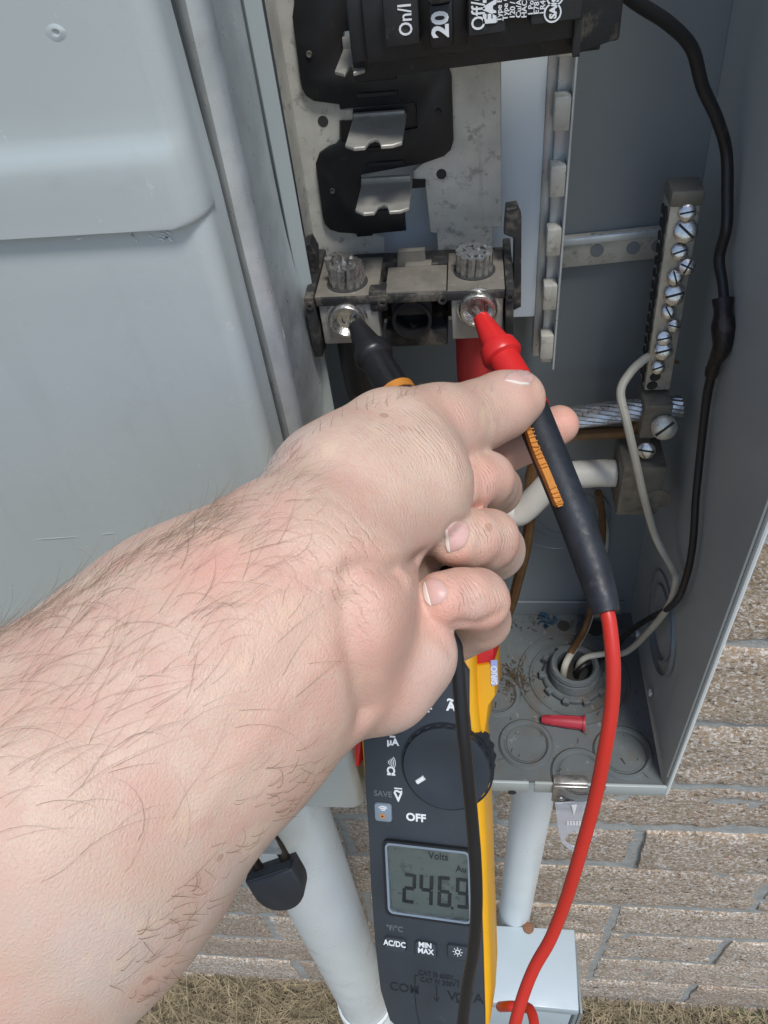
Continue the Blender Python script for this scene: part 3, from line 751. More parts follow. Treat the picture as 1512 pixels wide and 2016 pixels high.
gt, gtr = onY(1322, 385, GY), onY(1379, 378, GY)
gl, glr = onY(1268, 770, GY), onY(1310, 772, GY)
gtr.x += .0012; glr.x = gl.x + (gtr.x - gt.x)
bm = NB()
hexa(bm, [(gl.x, GY, gl.z), (glr.x, GY, gl.z), (glr.x, GY + .013, gl.z), (gl.x, GY + .013, gl.z), (gt.x, GY, gt.z), (gtr.x, GY, gt.z), (gtr.x, GY + .013, gt.z), (gt.x, GY + .013, gt.z)], .0010)
gbar = obj('bar', bm, M['bar'], gb)
bm = NB(); box(bm, (gt.x - .0004, GY - .0012, gt.z - .0045), (gtr.x + .0006, GY + .0118, gt.z + .0020), .0014); obj('bar_end', bm, M['brownlug'], gbar)
def slot_screw(px, py, r, depth, ang, cross=False, y=GY, mat='zinc', ax=(-.12, -1, .42), thr=False):
    r *= 1.25
    c = onY(px, py, y - .0004); bm = NB()
    pr = [(-.0005, r * .9)]
    if thr:
        for k in range(int(depth / .001)): pr += [(k * .001, r * .97), (k * .001 + .0005, r * .88)]
    pr += [(depth * .75, r), (depth * .93, r * .88), (depth * 1.04, r * .5), (depth * 1.08, 0)]
    lathe(bm, c, ax, pr, n=22); s = obj('terminal_screw', bm, M[mat], gb, smooth=40)
    d = Vector(ax).normalized()
    bm = NB()
    for a in ((ang, ang + math.pi / 2) if cross else (ang,)):
        box(bm, (-r * .84, -.00045, -r * .10), (r * .84, .0005, r * .10), 0, 1, Matrix.Translation(c + d * (depth)) @ d.to_track_quat('-Y', 'Z').to_matrix().to_4x4() @ Matrix.Rotation(a, 4, 'Y'))
    obj('screw_slot', bm, M['hole'], s, smooth=0)
for px, py, r, dp, an, cr in ((1352, 418, .0026, .0022, -.2, 0), (1349, 454, .0036, .0028, .7, 0), (1337, 495, .0026, .0022, -.35, 0), (1350, 523, .0027, .0052, .4, 1), (1328, 545, .0026, .0028, 1.2, 0), (1327, 579, .0035, .0028, -.3, 0), (1315, 613, .0025, .0026, 1.0, 0), (1325, 639, .0022, .0042, .2, 0), (1306, 664, .0026, .0034, -.25, 0), (1305, 689, .0033, .0028, -.3, 0), (1295, 722, .0025, .0024, -.4, 0)):
    slot_screw(px, py, r, dp, an, cr)
# bores in the left face of the bar
for k in range(15):
    t = (k + .6) / 15.5; z = gt.z + (gl.z - gt.z) * t - .006 * (1 - t); x = gt.x + (gl.x - gt.x) * t
    for yy, rr in (((GY + .0040), .0022 if k % 3 else .0030), ((GY + .0096), .0016)):
        bm = NB(); lathe(bm, (x - .00005, yy, z), (-1, 0, 0), [(0, rr + .0004), (.0003, rr + .0003), (.0001, rr), (.0001, 0)], n=14); obj('bore', bm, M['hole'], gbar)
for px, py in ((1290, 742), (1284, 759)):
    bm = NB(); lathe(bm, onY(px, py, GY), (0, -1, 0), [(0, .0024), (.0003, .0022), (.0001, .0019), (.0001, 0)], n=16); obj('bore', bm, M['hole'], gbar)
# upper lug with the bare conductor
l1 = onY(1270, 800, -.058); l1b = onY(1333, 862, -.058)
bm = NB(); box(bm, (l1.x, -.058, l1b.z), (l1.x + .0125, -.040, l1.z), .0008); lug1 = obj('upper_lug', bm, M['brownlug'], gb)
slot_screw(1306, 838, .0046, .0052, -.75, y=-.058, mat='bar', thr=True)
bm = NB(); box(bm, (l1.x + .001, -.046, l1b.z - .016), (l1.x + .009, -.036, l1b.z - .0002), .0008); obj('lug_tang', bm, M['brownlug'], gb)
slot_screw(1272, 884, .0034, .003, .1, y=-.055)
l2 = onY(1228, 922, -.062); l2b = onY(1330, 1014, -.062)
bm = NB(); box(bm, (l2.x, -.062, l2b.z), (l2.x + .0205, -.036, l2.z), .0012); lug2 = obj('lower_lug', bm, M['brownlug'], gb)
c = onY(1293, 982, -.0621); bm = NB(); lathe(bm, c, (0, -1, 0), [(0, .0066), (.0006, .0064), (.0004, .0056), (.0006, .0050), (.0004, .0030), (-.001, .0026), (-.001, 0)], n=24); obj('socket_screw', bm, M['brownlug'], lug2)

# conductors landing on the ground bar
cy_ = -.0500
p_lug1 = Vector((l1.x + .004, -.050, (l1.z + l1b.z) / 2 + .0012))
bm = NB(); strands(bm, [p_lug1 + Vector((.0145, 0, .0012)), p_lug1, p_lug1 + Vector((-.012, 0, -.0008)), p_lug1 + Vector((-.03, .001, -.004)), p_lug1 + Vector((-.05, .004, -.009)), p_lug1 + Vector((-.075, .01, -.02)), p_lug1 + Vector((-.09, .015, -.06))], .0040, .0014, 12, 70)
tag(obj('bare_conductor', bm, M['alu']), 'bare stranded aluminium conductor running from the upper brown lug behind the fingertip', 'conductor')
p2 = Vector((l2.x, -.049, (l2.z + l2b.z) / 2 + .001))
wc = thing('neutral_cable', 'thick off-white insulated cable entering the lower brown lug', 'cable', p2)
bm = NB(); tube(bm, [p2 + Vector((-.0005, 0, 0)), p2 + Vector((-.012, 0, 0)), p2 + Vector((-.03, -.001, -.003)), onY(1022, 1010, -.052), p2 + Vector((-.06, .002, -.022)), p2 + Vector((-.078, .008, -.05)), p2 + Vector((-.085, .012, -.10)), p2 + Vector((-.085, .012, -.2))], .0070, n=18, rough=.03); obj('jacket', bm, M['white_cable'], wc)
bm = NB(); strands(bm, [p2 + Vector((.003, 0, 0)), p2 + Vector((0, 0, 0)), p2 + Vector((-.004, 0, 0))], .0042, .0014, 10, 60); obj('strands', bm, M['alu'], wc)

def side_x(y, z):
    a = (z - 1.1005) / (1.8 - 1.1005); f = (y - YF) / (YB - YF)
    return (.1065 + (.1035 - .1065) * a) * (1 - f) + (.1042 + (.0812 - .1042) * a) * f
def inn(px, py, y, m=.0055):
    # on the plane y, or as far back as the side panel lets it be
    p = onY(px, py, y)
    while p.x > side_x(p.y, p.z) - m and y > -.13:
        y -= .001; p = onY(px, py, y)
    return p
def wire(name, pts, r, mat, label, **k):
    bm = NB(); tube(bm, pts, r, n=10, **k); return tag(obj(name, bm, M[mat]), label, 'wire')
hb = hub_c + Vector((0, 0, .012))
wire('thin_wire', [Vector((gl.x + .004, GY + .004, onY(1275, 705, GY).z)), inn(1268, 708, -.050), inn(1240, 735, -.056), inn(1222, 772, -.062), inn(1234, 830, -.068), inn(1250, 900, -.070), inn(1268, 980, -.070), inn(1292, 1060, -.068), inn(1325, 1120, -.064), inn(1331, 1145, -.063), inn(1318, 1190, -.062), inn(1280, 1240, -.060), inn(1232, 1284, -.060), inn(1185, 1288, -.058), hb + Vector((.004, .004, .001)), hub_c + Vector((.003, .003, -.02))], .0019, 'thin_white', 'thin dirty white wire looping from the neutral bar down to the conduit hub')
bw = thing('black_wire', 'black insulated wire with taped splice running down the right side of the panel', 'wire', hub_c)
path = [inn(1150, -90, -.07), inn(1240, -5, -.062), inn(1315, 45, -.056), inn(1362, 95, -.052), inn(1383, 170, -.050), inn(1412, 235, -.050), inn(1430, 300, -.050), inn(1432, 390, -.052), inn(1430, 450, -.056), inn(1416, 510, -.060), inn(1424, 570, -.062), inn(1424, 640, -.064), inn(1408, 710, -.066), inn(1392, 780, -.068), inn(1380, 880, -.068), inn(1370, 980, -.068), inn(1364, 1070, -.066), inn(1350, 1140, -.064), inn(1325, 1190, -.062), inn(1270, 1222, -.058), inn(1232, 1250, -.054), inn(1200, 1288, -.054), hb + Vector((.003, -.001, 0)), hub_c + Vector((.004, -.002, -.02))]
bm = NB(); tube(bm, path, [.0022] * 5 + [.0021] * 5 + [.0019] * 4 + [.0017] * 10, n=12); obj('wire_jacket', bm, M['black_wire'], bw)
bm = NB(); tube(bm, [inn(1423, 588, -.0625), inn(1424, 620, -.0635), inn(1424, 655, -.0645), inn(1421, 685, -.0652), inn(1408, 712, -.0660), inn(1400, 738, -.0666)], [.0034, .0036, .0038, .0042, .0032, .0027], n=14, rough=.6, per=14); tape = obj('tape_wrap', bm, M['tape'], bw)
bm = NB(); box(bm, inn(1392, 735, -.069) - Vector((.0006, .0006, .0004)), inn(1392, 735, -.069) + Vector((.004, .002, .0022)), .0003); obj('tape_end', bm, M['tape'], tape)
wire('brown_conductor', [Vector((l1.x + .002, -.046, l1b.z + .003)), onY(1240, 848, -.046), onY(1180, 852, -.046), onY(1120, 858, -.046), onY(1070, 880, -.046), onY(1045, 940, -.046), onY(1044, 1010, -.045), onY(1035, 1080, -.045), onY(1018, 1150, -.044), onY(1003, 1200, -.044), onY(960, 1300, -.05)], .0031, 'brown_wire', 'brown tarnished copper conductor curving down the panel back past the fingers')
wire('brown_wire', [onY(1178, 970, -.045), onY(1186, 1020, -.03), onY(1185, 1070, -.024), onY(1172, 1140, -.024), onY(1163, 1200, -.03), onY(1148, 1245, -.04), hb + Vector((-.004, .004, .003)), hub_c + Vector((-.004, .002, -.02))], .0021, 'brown_wire', 'thin brown wire dropping from the lower lug into the conduit hub')
wire('tan_wire', [onY(1182, 1000, -.026), onY(1192, 1060, -.02), onY(1180, 1130, -.018), onY(1160, 1220, -.03), onY(1140, 1262, -.045), hb + Vector((-.006, .0, .003)), hub_c + Vector((-.006, 0, -.02))], .0022, 'thin_white', 'tan coated wire twisted beside the brown wire at the hub')
wire('cut_wire_end', [Vector((gl.x + .010, -.045, onY(1318, 712, GY).z)), onY(1328, 712, -.046), onY(1336, 714, -.046)], .0008, 'brown_wire', 'short copper wire end poking out right of the neutral bar')
# red plastic wall anchor lying on the floor
a0, a1 = onZ(1152, 1424, ZF + .0042), onZ(1066, 1416, ZF + .0036)
L_ = (a1 - a0).length
an = thing('wall_anchor', 'red plastic wall anchor lying on the panel floor', 'wall anchor', (a0 + a1) / 2 - Vector((0, 0, .004)))
bm = NB(); lathe(bm, a0, a1 - a0, [(0, .0052), (.0014, .0052), (.0016, .0042), (L_ * .4, .0040), (L_ * .9, .0030), (L_, .0022)], n=16); sh = obj('anchor_body', bm, M['anchor'], an)
bm = NB(); d, u, w = frame_of(a1 - a0)
for k in range(4):
    dirv = (u * math.cos(k * 1.571 + .4) + w * math.sin(k * 1.571 + .4))
    tube(bm, [a0 + d * .003 + dirv * .0042, a0 + d * (L_ * .8) + dirv * .0033], .0006, n=6, sp=False)
obj('anchor_ribs', bm, M['anchor'], sh)
# debris
def debris():
    bm = NB()
    for i in range(330):
        if i < 190: p = onZ(random.gauss(1012, 16), random.gauss(1340, 16), ZF)
        elif i < 280: p = onZ(random.uniform(960, 1290), random.gauss(1225, 10), ZF)
        else: p = onZ(random.uniform(960, 1290), random.uniform(1240, 1530), ZF)
        if (p - hub_c).length < .022 or not (-.03 < p.x < .1 and YF + .003 < p.y < YB - .003): continue
        a = random.uniform(0, 6.28); s = random.uniform(.0005, .0022)
        d = Vector((math.cos(a) * s, math.sin(a) * s, random.uniform(-.0003, .0012)))
        q = p + Vector((0, 0, random.uniform(.0006, .0022)))
        tube(bm, [q - d, q + d], random.uniform(.00012, .00036), n=4, sp=False)
    o = obj('debris', bm, pm('leaf_litter', (.09, .065, .04), .9, var=.4, vs_=300, bump=0), smooth=0, kind='stuff')
    tag(o, 'scattered brown twig crumbs and dirt on the panel floor', 'debris')
debris()
bm = NB(); c = onZ(1078, 1226, ZF)
for k in range(16):
    a = random.uniform(0, 6.28); t = random.uniform(.3, 1.2)
    tube(bm, [c, c + Vector((math.cos(a) * .004, math.sin(a) * .004, .003 * t)), c + Vector((math.cos(a + .5) * .007, math.sin(a + .5) * .006, .004 * t + .001))], .0005, n=5, per=3)
tag(obj('blue_scrap', bm, pm('blue_scrap', (.02, .06, .11), .6, var=.2)), 'small tangle of blue plastic scrap at the back of the panel floor', 'scrap')
# ================================================================== BELOW THE PANEL
def pipe_thing(label, x0, x1, y, r, ztop, zbot, coup=None):
    t = thing('conduit_pipe', label, 'pipe', (x1, y, zbot), 'white plastic conduits under the panel')
    bm = NB(); tube(bm, [(x0, y, ztop), ((x0 + x1) / 2, y, (ztop + zbot) / 2), (x1, y, zbot)], r, n=40, sp=False); obj('tube', bm, M['pvc'], t, smooth=40)
    if coup:
        bm = NB(); k = (ztop - coup) / (ztop - zbot); xx = x0 + (x1 - x0) * k
        lathe(bm, (xx, y, coup), (0, 0, -1), [(-.022, r + .0005), (-.018, r + .0040), (0, r + .0042), (.002, r + .0055), (.06, r + .006), (.062, r + .004), (.075, r + .0045), (.30, r + .0045)], n=40, cap=False); obj('coupling', bm, M['pvc'], t, smooth=40)
    return t
pl = [onY(*p, -.07) for p in ((602, 1815), (660, 1945), (696, 1730), (745, 1880))]
PR = .038
pipe_thing('wide white plastic conduit pipe beside the black padlock', -.1685, -.178, -.07, PR, 1.105, -.02, .20)
pipe_thing('slim white plastic conduit pipe entering the grey utility box', .0455, .034, -.07, .0165, 1.105, .60)
# utility box
ub = thing('utility_box', 'small light grey steel utility box with a rusty screw below the slim pipe', 'utility box', (.05, -.07, .4))
ut = [onZ(*p, .66) for p in ((985, 1798), (1131, 1830), (1140, 1990), (985, 1955))]
xl_ = -.06
bm = NB(); zt_ = .66
yb_, yf_ = ut[1].y, ut[2].y
top = [(xl_, yb_, zt_), (ut[1].x, yb_, zt_), (ut[2].x, yf_, zt_), (xl_, yf_ + .004, zt_)]
hexa(bm, [(p[0], p[1], zt_ - .02) for p in top] + top, .0012)
hexa(bm, [(xl_ + .004, yb_ + .002, .32), (ut[1].x - .004, yb_ + .002, .32), (ut[2].x - .004, yf_ + .006, .32), (xl_ + .004, yf_ + .008, .32)] + [(p[0] + (.004 if p[0] < 0 else -.004), p[1] + (.003 if p[1] < yb_ - .01 else 0), zt_ - .0205) for p in top], .001)
obj('case', bm, M['util'], ub)
sc = onZ(1040, 1827, zt_ + .0003); bm = NB(); lathe(bm, sc, (0, 0, 1), [(0, .0058), (.0016, .0052), (.0024, .003), (.0024, 0)], n=14); obj('rusty_screw', bm, M['rust'], ub)
bm = NB(); box(bm, (ut[2].x + .002, yf_ + .01, .25), (ut[2].x + .006, yb_ + .01, .60), .0006); box(bm, (ut[2].x + .008, yf_ + .012, .25), (ut[2].x + .011, yb_ + .008, .59), .0006); obj('backing_fin', bm, M['inner'], ub)

# padlock hanging under the cover
pc = onY(533, 1706, -.135)
pad = thing('padlock', 'black laminated padlock hanging beside the wide white pipe', 'padlock', pc - Vector((0, 0, .04)))
w2, dep = .0215, .0105
bm = NB()
n = 18
outline = [(-w2, 0), (w2, 0)]
outline = [(-w2, 0.0), (-w2, .002), (w2, .002), (w2, 0)]
pts = [(-w2, .0), (-w2 * .33, 0), (w2 * .33, 0), (w2, 0)] + [(w2 * math.cos(a), -.016 - .022 * math.sin(a)) for a in np.linspace(0, math.pi, n)]
PM = Matrix.Translation(pc) @ Matrix.Rotation(.05, 4, 'Z') @ Matrix.Rotation(-.5, 4, 'X') @ Matrix.Rotation(-.36, 4, 'Y') @ Matrix.Scale(.95, 4)
lay = []
for yy, ins_ in ((-dep, .0040), (-dep + .0006, .0020), (-dep + .0020, .0005), (-dep + .004, 0), (dep - .004, 0), (dep - .002, .0005), (dep - .0006, .002), (dep, .004)):
    lay.append([bm.verts.new(PM @ Vector((x * (1 - ins_ / w2), yy, -.019 + (z + .019) * (1 - ins_ / .019)))) for x, z in pts])
for A, B in zip(lay, lay[1:]):
    for k in range(len(pts)): bm.faces.new((A[k], B[k], B[(k + 1) % len(pts)], A[(k + 1) % len(pts)]))
bm.faces.new(lay[0]); bm.faces.new(lay[-1])
pb_ = obj('shell', bm, M['padlock'], pad)
for k in range(4):
    bm = NB(); box(bm, (-w2 + .002, -dep + .0010 + k * .0024, -.0004), (w2 - .003, -dep + .0024 + k * .0024, .0008), .0002, 1, PM); obj('lamination', bm, M['util'] if k == 9 else M['dial'], pb_)
bm = NB(); tube(bm, [PM @ Vector(p) for p in ((-.0125, .004, -.004), (-.0125, .004, .016), (-.010, .004, .024), (0, .004, .029), (.010, .004, .024), (.0125, .004, .016), (.0125, .004, -.004))], .0042, n=14); obj('shackle', bm, M['shackle'], pad)
# hasp the lock hangs from
bm = NB(); box(bm, (pc.x - .02, pc.y + .002, pc.z + .020), (pc.x + .012, pc.y + .0045, 1.112), .0006); tag(obj('hasp_tab', bm, M['galv']), 'galvanised hasp tab above the padlock under the cover edge', 'hasp')

# stainless latch on the bottom flange with its clear seal tag
hs = thing('flange_latch', 'stainless steel latch clip on the bottom flange of the panel', 'latch', (.05, YF - .003, ZF - .012))
hx0, hx1 = onY(1088, 1556, YF - .002).x, onY(1156, 1556, YF - .002).x
bm = NB(); box(bm, (hx0, YF - .0036, ZF - .0175), (hx1, YF - .0013, ZF + .0032), .0006); box(bm, (hx0, YF - .0016, ZF + .0018), (hx1, YF + .004, ZF + .0034), .0006)
lt = obj('latch_plate', bm, M['steel'], hs)
for px in (1104, 1145):
    c = onY(px, 1572, YF - .0037); bm = NB(); lathe(bm, c, (0, -1, 0), [(0, .0021), (.0009, .0016), (.0012, .0006), (.0012, 0)], n=14); obj('rivet', bm, M['steel'], lt)
bm = NB(); box(bm, (hx0 + .001, YF - .0060, ZF - .0245), (hx1 - .001, YF - .0037, ZF - .0165), .0006); obj('latch_lip', bm, M['steel'], lt)
tg = thing('seal_tag', 'clear plastic seal tag with a round hole hanging under the latch clip', 'seal tag', (.05, YF - .006, ZF - .09))
def tpt(px, py): return onY(px, py, YF - .0072)
outl = [(1093, 1580), (1162, 1577), (1170, 1600), (1168, 1640), (1160, 1665), (1143, 1676), (1124, 1672), (1106, 1655), (1098, 1625)]
ctr_ = tpt(1140, 1650); bm = NB()
out3 = [tpt(*p) for p in outl]
O = spline(out3 + [out3[0]], 6)[:-1]
rx, rz = .0085, .0130
inn = []
for p in O:
    d = p - ctr_; a = math.atan2(d.z / rz, d.x / rx); inn.append(ctr_ + Vector((rx * math.cos(a), 0, rz * math.sin(a))))
for yy in (0,):
    A = [bm.verts.new(p) for p in O]; B = [bm.verts.new(p) for p in inn]
    A2 = [bm.verts.new(p + Vector((0, -.0008, 0))) for p in O]; B2 = [bm.verts.new(p + Vector((0, -.0008, 0))) for p in inn]
    n = len(A)
    for k in range(n):
        k2 = (k + 1) % n
        bm.faces.new((A[k], A[k2], B[k2], B[k])); bm.faces.new((A2[k], B2[k], B2[k2], A2[k2])); bm.faces.new((A[k], A2[k], A2[k2], A[k2])); bm.faces.new((B[k], B[k2], B2[k2], B2[k]))
leaf = obj('tag_leaf', bm, M['clear'], tg, smooth=30)
bm = NB(); prism(bm, [onY(*p, YF - .0085) for p in ((1125, 1585), (1136, 1584), (1130, 1606))], (0, -.0002, 0)); obj('printed_arrow', bm, M['print'], leaf, smooth=0)
bm = NB()
for k in range(6):
    x = 1116 + k * 6; prism(bm, [onY(*p, YF - .0085) for p in ((x, 1617), (x + 4, 1617 - (k % 2)), (x + 5, 1624), (x, 1625))], (0, -.0002, 0))
obj('printed_line', bm, M['print'], leaf, smooth=0)

# ================================================================== CLAMP METER
# meter axes: u to its right, v up its face, n out of the face
th = math.radians(15)
uc = np.array([math.cos(th), .0, -math.sin(th)]); vc = np.array([-.045, -.98, -.17])
rz_ = math.radians(2.2); 
vc = vc - uc * (vc @ uc); vc /= np.linalg.norm(vc); nc = np.cross(vc, uc) * -1
if nc[2] > 0: nc = -nc
MU, MV, MN = V(ROT @ uc), V(ROT @ vc), V(ROT @ nc)
MO = at(838, 1700, .405)
def mp(px, py, h=0.):
    """point on the meter's face plane (h above it) seen at a surveyed spot -> local (u, v)"""
    r = V(ray(px, py)); o = V(EYE); q = MO + MN * h
    t = (q - o).dot(MN) / r.dot(MN); p = o + r * t - MO
    return p.dot(MU), p.dot(MV)
def mw_(u, v, h=0.): return MO + MU * u + MV * v + MN * h
def mpoly(pts, h0, h1, bev=0, seg=1):
    bm = NB(); prism(bm, [mw_(u, v, h0) for u, v in pts], MN * (h1 - h0), bev, seg); return bm
mt = thing('clamp_meter', 'yellow and charcoal digital clamp meter leaning below the panel showing 246.9 volts', 'clamp meter', mw_(0, -.09, -.045))
# yellow housing outline (left edge, bottom, right edge, shoulder)
Lb = [mp(*p) for p in ((706, 1462), (714, 1560), (724, 1700), (733, 1830), (742, 1925), (752, 1972), (772, 2014))]
Rb = [mp(*p) for p in ((962, 2030), (966, 1960), (960, 1800), (955, 1650), (946, 1480), (938, 1400))]
bot = [(Lb[-1][0] + .006, Lb[-1][1] - .006), (Rb[0][0] - .008, Rb[0][1] - .003)]
topv = mp(830, 1285)[1]
UR = Rb[-1][0]
topR = [(UR - .0005, topv)]; topL = [(Lb[0][0] + .001, topv)]
outline = Lb + bot + Rb + topR + topL
bm = NB(); prism(bm, [mw_(u, v, -.038) for u, v in outline], MN * .0375, .006, 3); yel = obj('housing', bm, M['yellow'], mt, smooth=40)
# jaw shoulder on the right, red jaw beyond it
sh_ = [mp(*p, -.02) for p in ((930, 1296), (978, 1288), (981, 1352), (968, 1372), (962, 1420), (944, 1440), (930, 1330))]
bm = NB(); prism(bm, [mw_(u, v, -.036) for u, v in sh_], MN * .028, .002, 2); obj('jaw_shoulder', bm, M['yellow'], mt)
st_ = [mp(*p, -.0075) for p in ((966, 1300), (979, 1299), (981, 1347), (969, 1351))]
bm = NB(); prism(bm, [mw_(u, v, -.0079) for u, v in st_], MN * .0005, 0); stk = obj('sticker', bm, M['sticker'], mt, smooth=0)
cu, cv = st_[3]
obj('lettering', text_bm('SIRIO', .0042, mw_(cu + .0012, cv + .001, -.0073), MV, -MU, .0001, bold=.0001), M['print'], stk, smooth=0)
jw = [mp(*p, -.02) for p in ((925, 1240), (968, 1230), (978, 1262), (977, 1297), (930, 1300))]
bm = NB(); prism(bm, [mw_(u, v, -.034) for u, v in jw], MN * .024, .002, 2); obj('jaw', bm, M['red_plastic'], mt, label='red right jaw of the meter')
jw = [mp(*p, -.02) for p in ((720, 1440), (712, 1502), (700, 1498), (686, 1484), (676, 1462), (690, 1436))]
bm = NB(); prism(bm, [mw_(u, v, -.032) for u, v in jw], MN * .018, .002, 2); obj('jaw_lever', bm, M['red_plastic'], mt, label='red jaw lever on the left flank of the meter')
# charcoal front
Lf = [mp(*p) for p in ((716, 1440), (721, 1560), (727, 1640), (731, 1740), (740, 1860), (750, 1945), (768, 2004))]
Rf = [mp(*p) for p in ((955, 2035), (955, 1990), (952, 1880), (947, 1740), (942, 1625), (935, 1570), (932, 1480), (924, 1400), (924, 1320))]
fo = Lf + [(Lf[-1][0] + .006, Lf[-1][1] - .005), (Rf[0][0] - .004, Rf[0][1] - .001)] + Rf + [(Rf[-1][0] - .004, topv - .001), (Lf[0][0] + .004, topv - .001)]
fc = obj('front_case', mpoly(fo, -.004, .0022, .0014, 2), M['meter'], mt, smooth=40)
FH = .0022
# rotary dial
du, dv = mp(880, 1509, FH); dr = (mp(968, 1509, FH)[0] - du) * 1.0
bm = NB(); lathe(bm, mw_(du, dv, FH - .001), MN, [(0, dr + .0012), (.0014, dr + .0012), (.0014, dr + .0001)], n=72, cap=False); obj('dial_groove', bm, M['engrave'], fc)
bm = NB()
n = 96; rows = []
for h, rr, kn in ((-.012, dr * 1.03, 1), (FH + .0016, dr * 1.0, 1), (FH + .0030, dr * .965, 0), (FH + .0030, dr * .62, 0), (FH + .0026, dr * .58, 0), (FH + .0026, .0, 0)):
    if rr == 0: rows.append([bm.verts.new(mw_(du, dv, h))]); continue
    rows.append([bm.verts.new(mw_(du + math.cos(2 * math.pi * k / n) * (rr - (.0009 if kn and (k // 2) % 2 else 0)), dv + math.sin(2 * math.pi * k / n) * (rr - (.0009 if kn and (k // 2) % 2 else 0)), h)) for k in range(n)])
for A, B in zip(rows, rows[1:]):
    for k in range(n):
        if len(B) == 1: bm.faces.new((A[k], B[0], A[(k + 1) % n]))
        else: bm.faces.new((A[k], B[k], B[(k + 1) % n], A[(k + 1) % n]))
bm.faces.new(rows[0]); dial = obj('dial', bm, M['dial'], mt, smooth=35)
A = mp(821, 1540, FH + .003); B = mp(835, 1531, FH + .003)
bm = NB(); tube(bm, [mw_(*A, FH + .0027), mw_(*B, FH + .0027)], .0013, n=10, sp=False); obj('pointer', bm, M['print'], dial)
def mtext(s, px, py, size, mat='print', bold=.00008, h=FH, align='CENTER', parent=None, rot=0., sx=1.0):
    u, v = mp(px, py, h); ux = MU * math.cos(rot) + MV * math.sin(rot); uy = MV * math.cos(rot) - MU * math.sin(rot)
    return obj('lettering', text_bm(s, size, mw_(u, v, h + .0001), ux, uy, .00012, align, bold, sx), M[mat], parent or fc, smooth=0)
mtext('OFF', 819, 1610, .0060, bold=.0002)
mtext('V', 784, 1570, .0070, bold=.0002)
mtext('~', 784, 1557, .0072, bold=.0002); 
def mbar(px, py, w, hh=.0006, mat='print', parent=None, h=FH):
    u, v = mp(px, py, h); return obj('symbol', mpoly([(u - w / 2, v - hh / 2), (u + w / 2, v - hh / 2), (u + w / 2, v + hh / 2), (u - w / 2, v + hh / 2)], h + .00005, h + .0003), M[mat], parent or fc, smooth=0)
mbar(784, 1552, .0042)
mtext('Ω', 770, 1519, .0062, bold=.0002)
mtext('µA', 773, 1461, .0052, bold=.00018)
mbar(773, 1449, .0030, .0004); mbar(773, 1451, .0030, .0003)
mtext('A', 888, 1391, .0066, bold=.00025); mtext('~', 888, 1377, .0066, bold=.00025)
mtext('F', 846, 1396, .0055, bold=.0001); mtext('°', 800, 1428, .0060)
u, v = mp(770, 1501, FH)
for k in range(5):      # continuity beeper arcs
    rr = .0012 + k * .0009; bm = NB()
    tube(bm, [mw_(u - .0025 + rr * math.cos(a), v + rr * math.sin(a) * 1.1, FH + .0001) for a in np.linspace(-.65, .65, 5)], .00022, n=5, per=2); obj('symbol', bm, M['print'], fc, smooth=0)
mtext('SAVE', 754, 1563, .0044, 'dimprint', .00008)
def rbox(cpx, cpy, w, hgt, h0, h1, mat, name, bev=.0009, parent=None):
    u, v = mp(cpx, cpy, FH); r = .0016; P = []
    for sx_, sy_, a0 in ((1, 1, 0), (-1, 1, 90), (-1, -1, 180), (1, -1, 270)):
        for k in range(4):
            a = math.radians(a0 + k * 30); P.append((u + sx_ * (w / 2 - r) + r * math.cos(a), v + sy_ * (hgt / 2 - r) + r * math.sin(a)))
    return obj(name, mpoly(P, h0, h1, bev, 2), M[mat], parent or mt, smooth=40)
sb = rbox(755, 1598, .0093, .0103, FH - .001, FH + .0014, 'greybtn', 'save_button')
u, v = mp(754, 1594, FH + .0014)
for k in range(3):
    rr = .0011 + k * .0010; bm = NB()
    tube(bm, [mw_(u + rr * math.sin(a), v - .0012 + rr * math.cos(a), FH + .0015) for a in np.linspace(-.8, .8, 6)], .0003, n=5, per=2); obj('symbol', bm, M['print'], sb, smooth=0)
u, v = mp(753, 1607, FH + .0014); bm = NB(); prism(bm, [mw_(u + a, v + b, FH + .00135) for a, b in ((-.0012, -.0012), (.0012, -.0012), (.0012, .0012), (-.0012, .0012))], MN * .0002); od = obj('indicator', bm, M['orange'], sb)
bm = NB(); lathe(bm, mw_(u, v, FH + .0015), MN, [(0, .0005), (.0002, .0005)], n=10); obj('indicator_hole', bm, M['engrave'], sb)
b1 = rbox(779, 1857, .0118, .0082, FH - .001, FH + .0020, 'btn', 'button')
b2 = rbox(839, 1867, .0118, .0088, FH - .001, FH + .0020, 'btn', 'button')
b3 = rbox(903, 1873, .0118, .0088, FH - .001, FH + .0020, 'btn', 'button')
mtext('AC/DC', 777, 1858, .0046, bold=.0001, h=FH + .002, parent=b1, sx=.86)
mtext('MIN', 837, 1861, .0042, bold=.00012, h=FH + .002, parent=b2, sx=.95); mtext('MAX', 838, 1873, .0042, bold=.00012, h=FH + .002, parent=b2, sx=.95)
u, v = mp(901, 1874, FH + .002); bm = NB()
lathe(bm, mw_(u, v, FH + .0020), MN, [(0, .0014), (.0002, .0014), (.0002, .0009), (0, .0009)], n=18, cap=False)
for k in range(8):
    a = k * math.pi / 4; tube(bm, [mw_(u + math.cos(a) * .0019, v + math.sin(a) * .0019, FH + .0021), mw_(u + math.cos(a) * .0026, v + math.sin(a) * .0026, FH + .0021)], .00025, n=5, sp=False)
obj('symbol', bm, M['print'], b3, smooth=0)
mtext('°F/°C', 777, 1828, .0046, 'dimprint', .00008, sx=.9)
mtext('COM', 796, 1946, .0074, 'engrave', .00004); mtext('V', 890, 1962, .0082, 'engrave', .00004); mtext('Ω', 907, 1967, .0082, 'engrave', .00004); mtext('/A', 938, 1966, .0082, 'engrave', .00004)
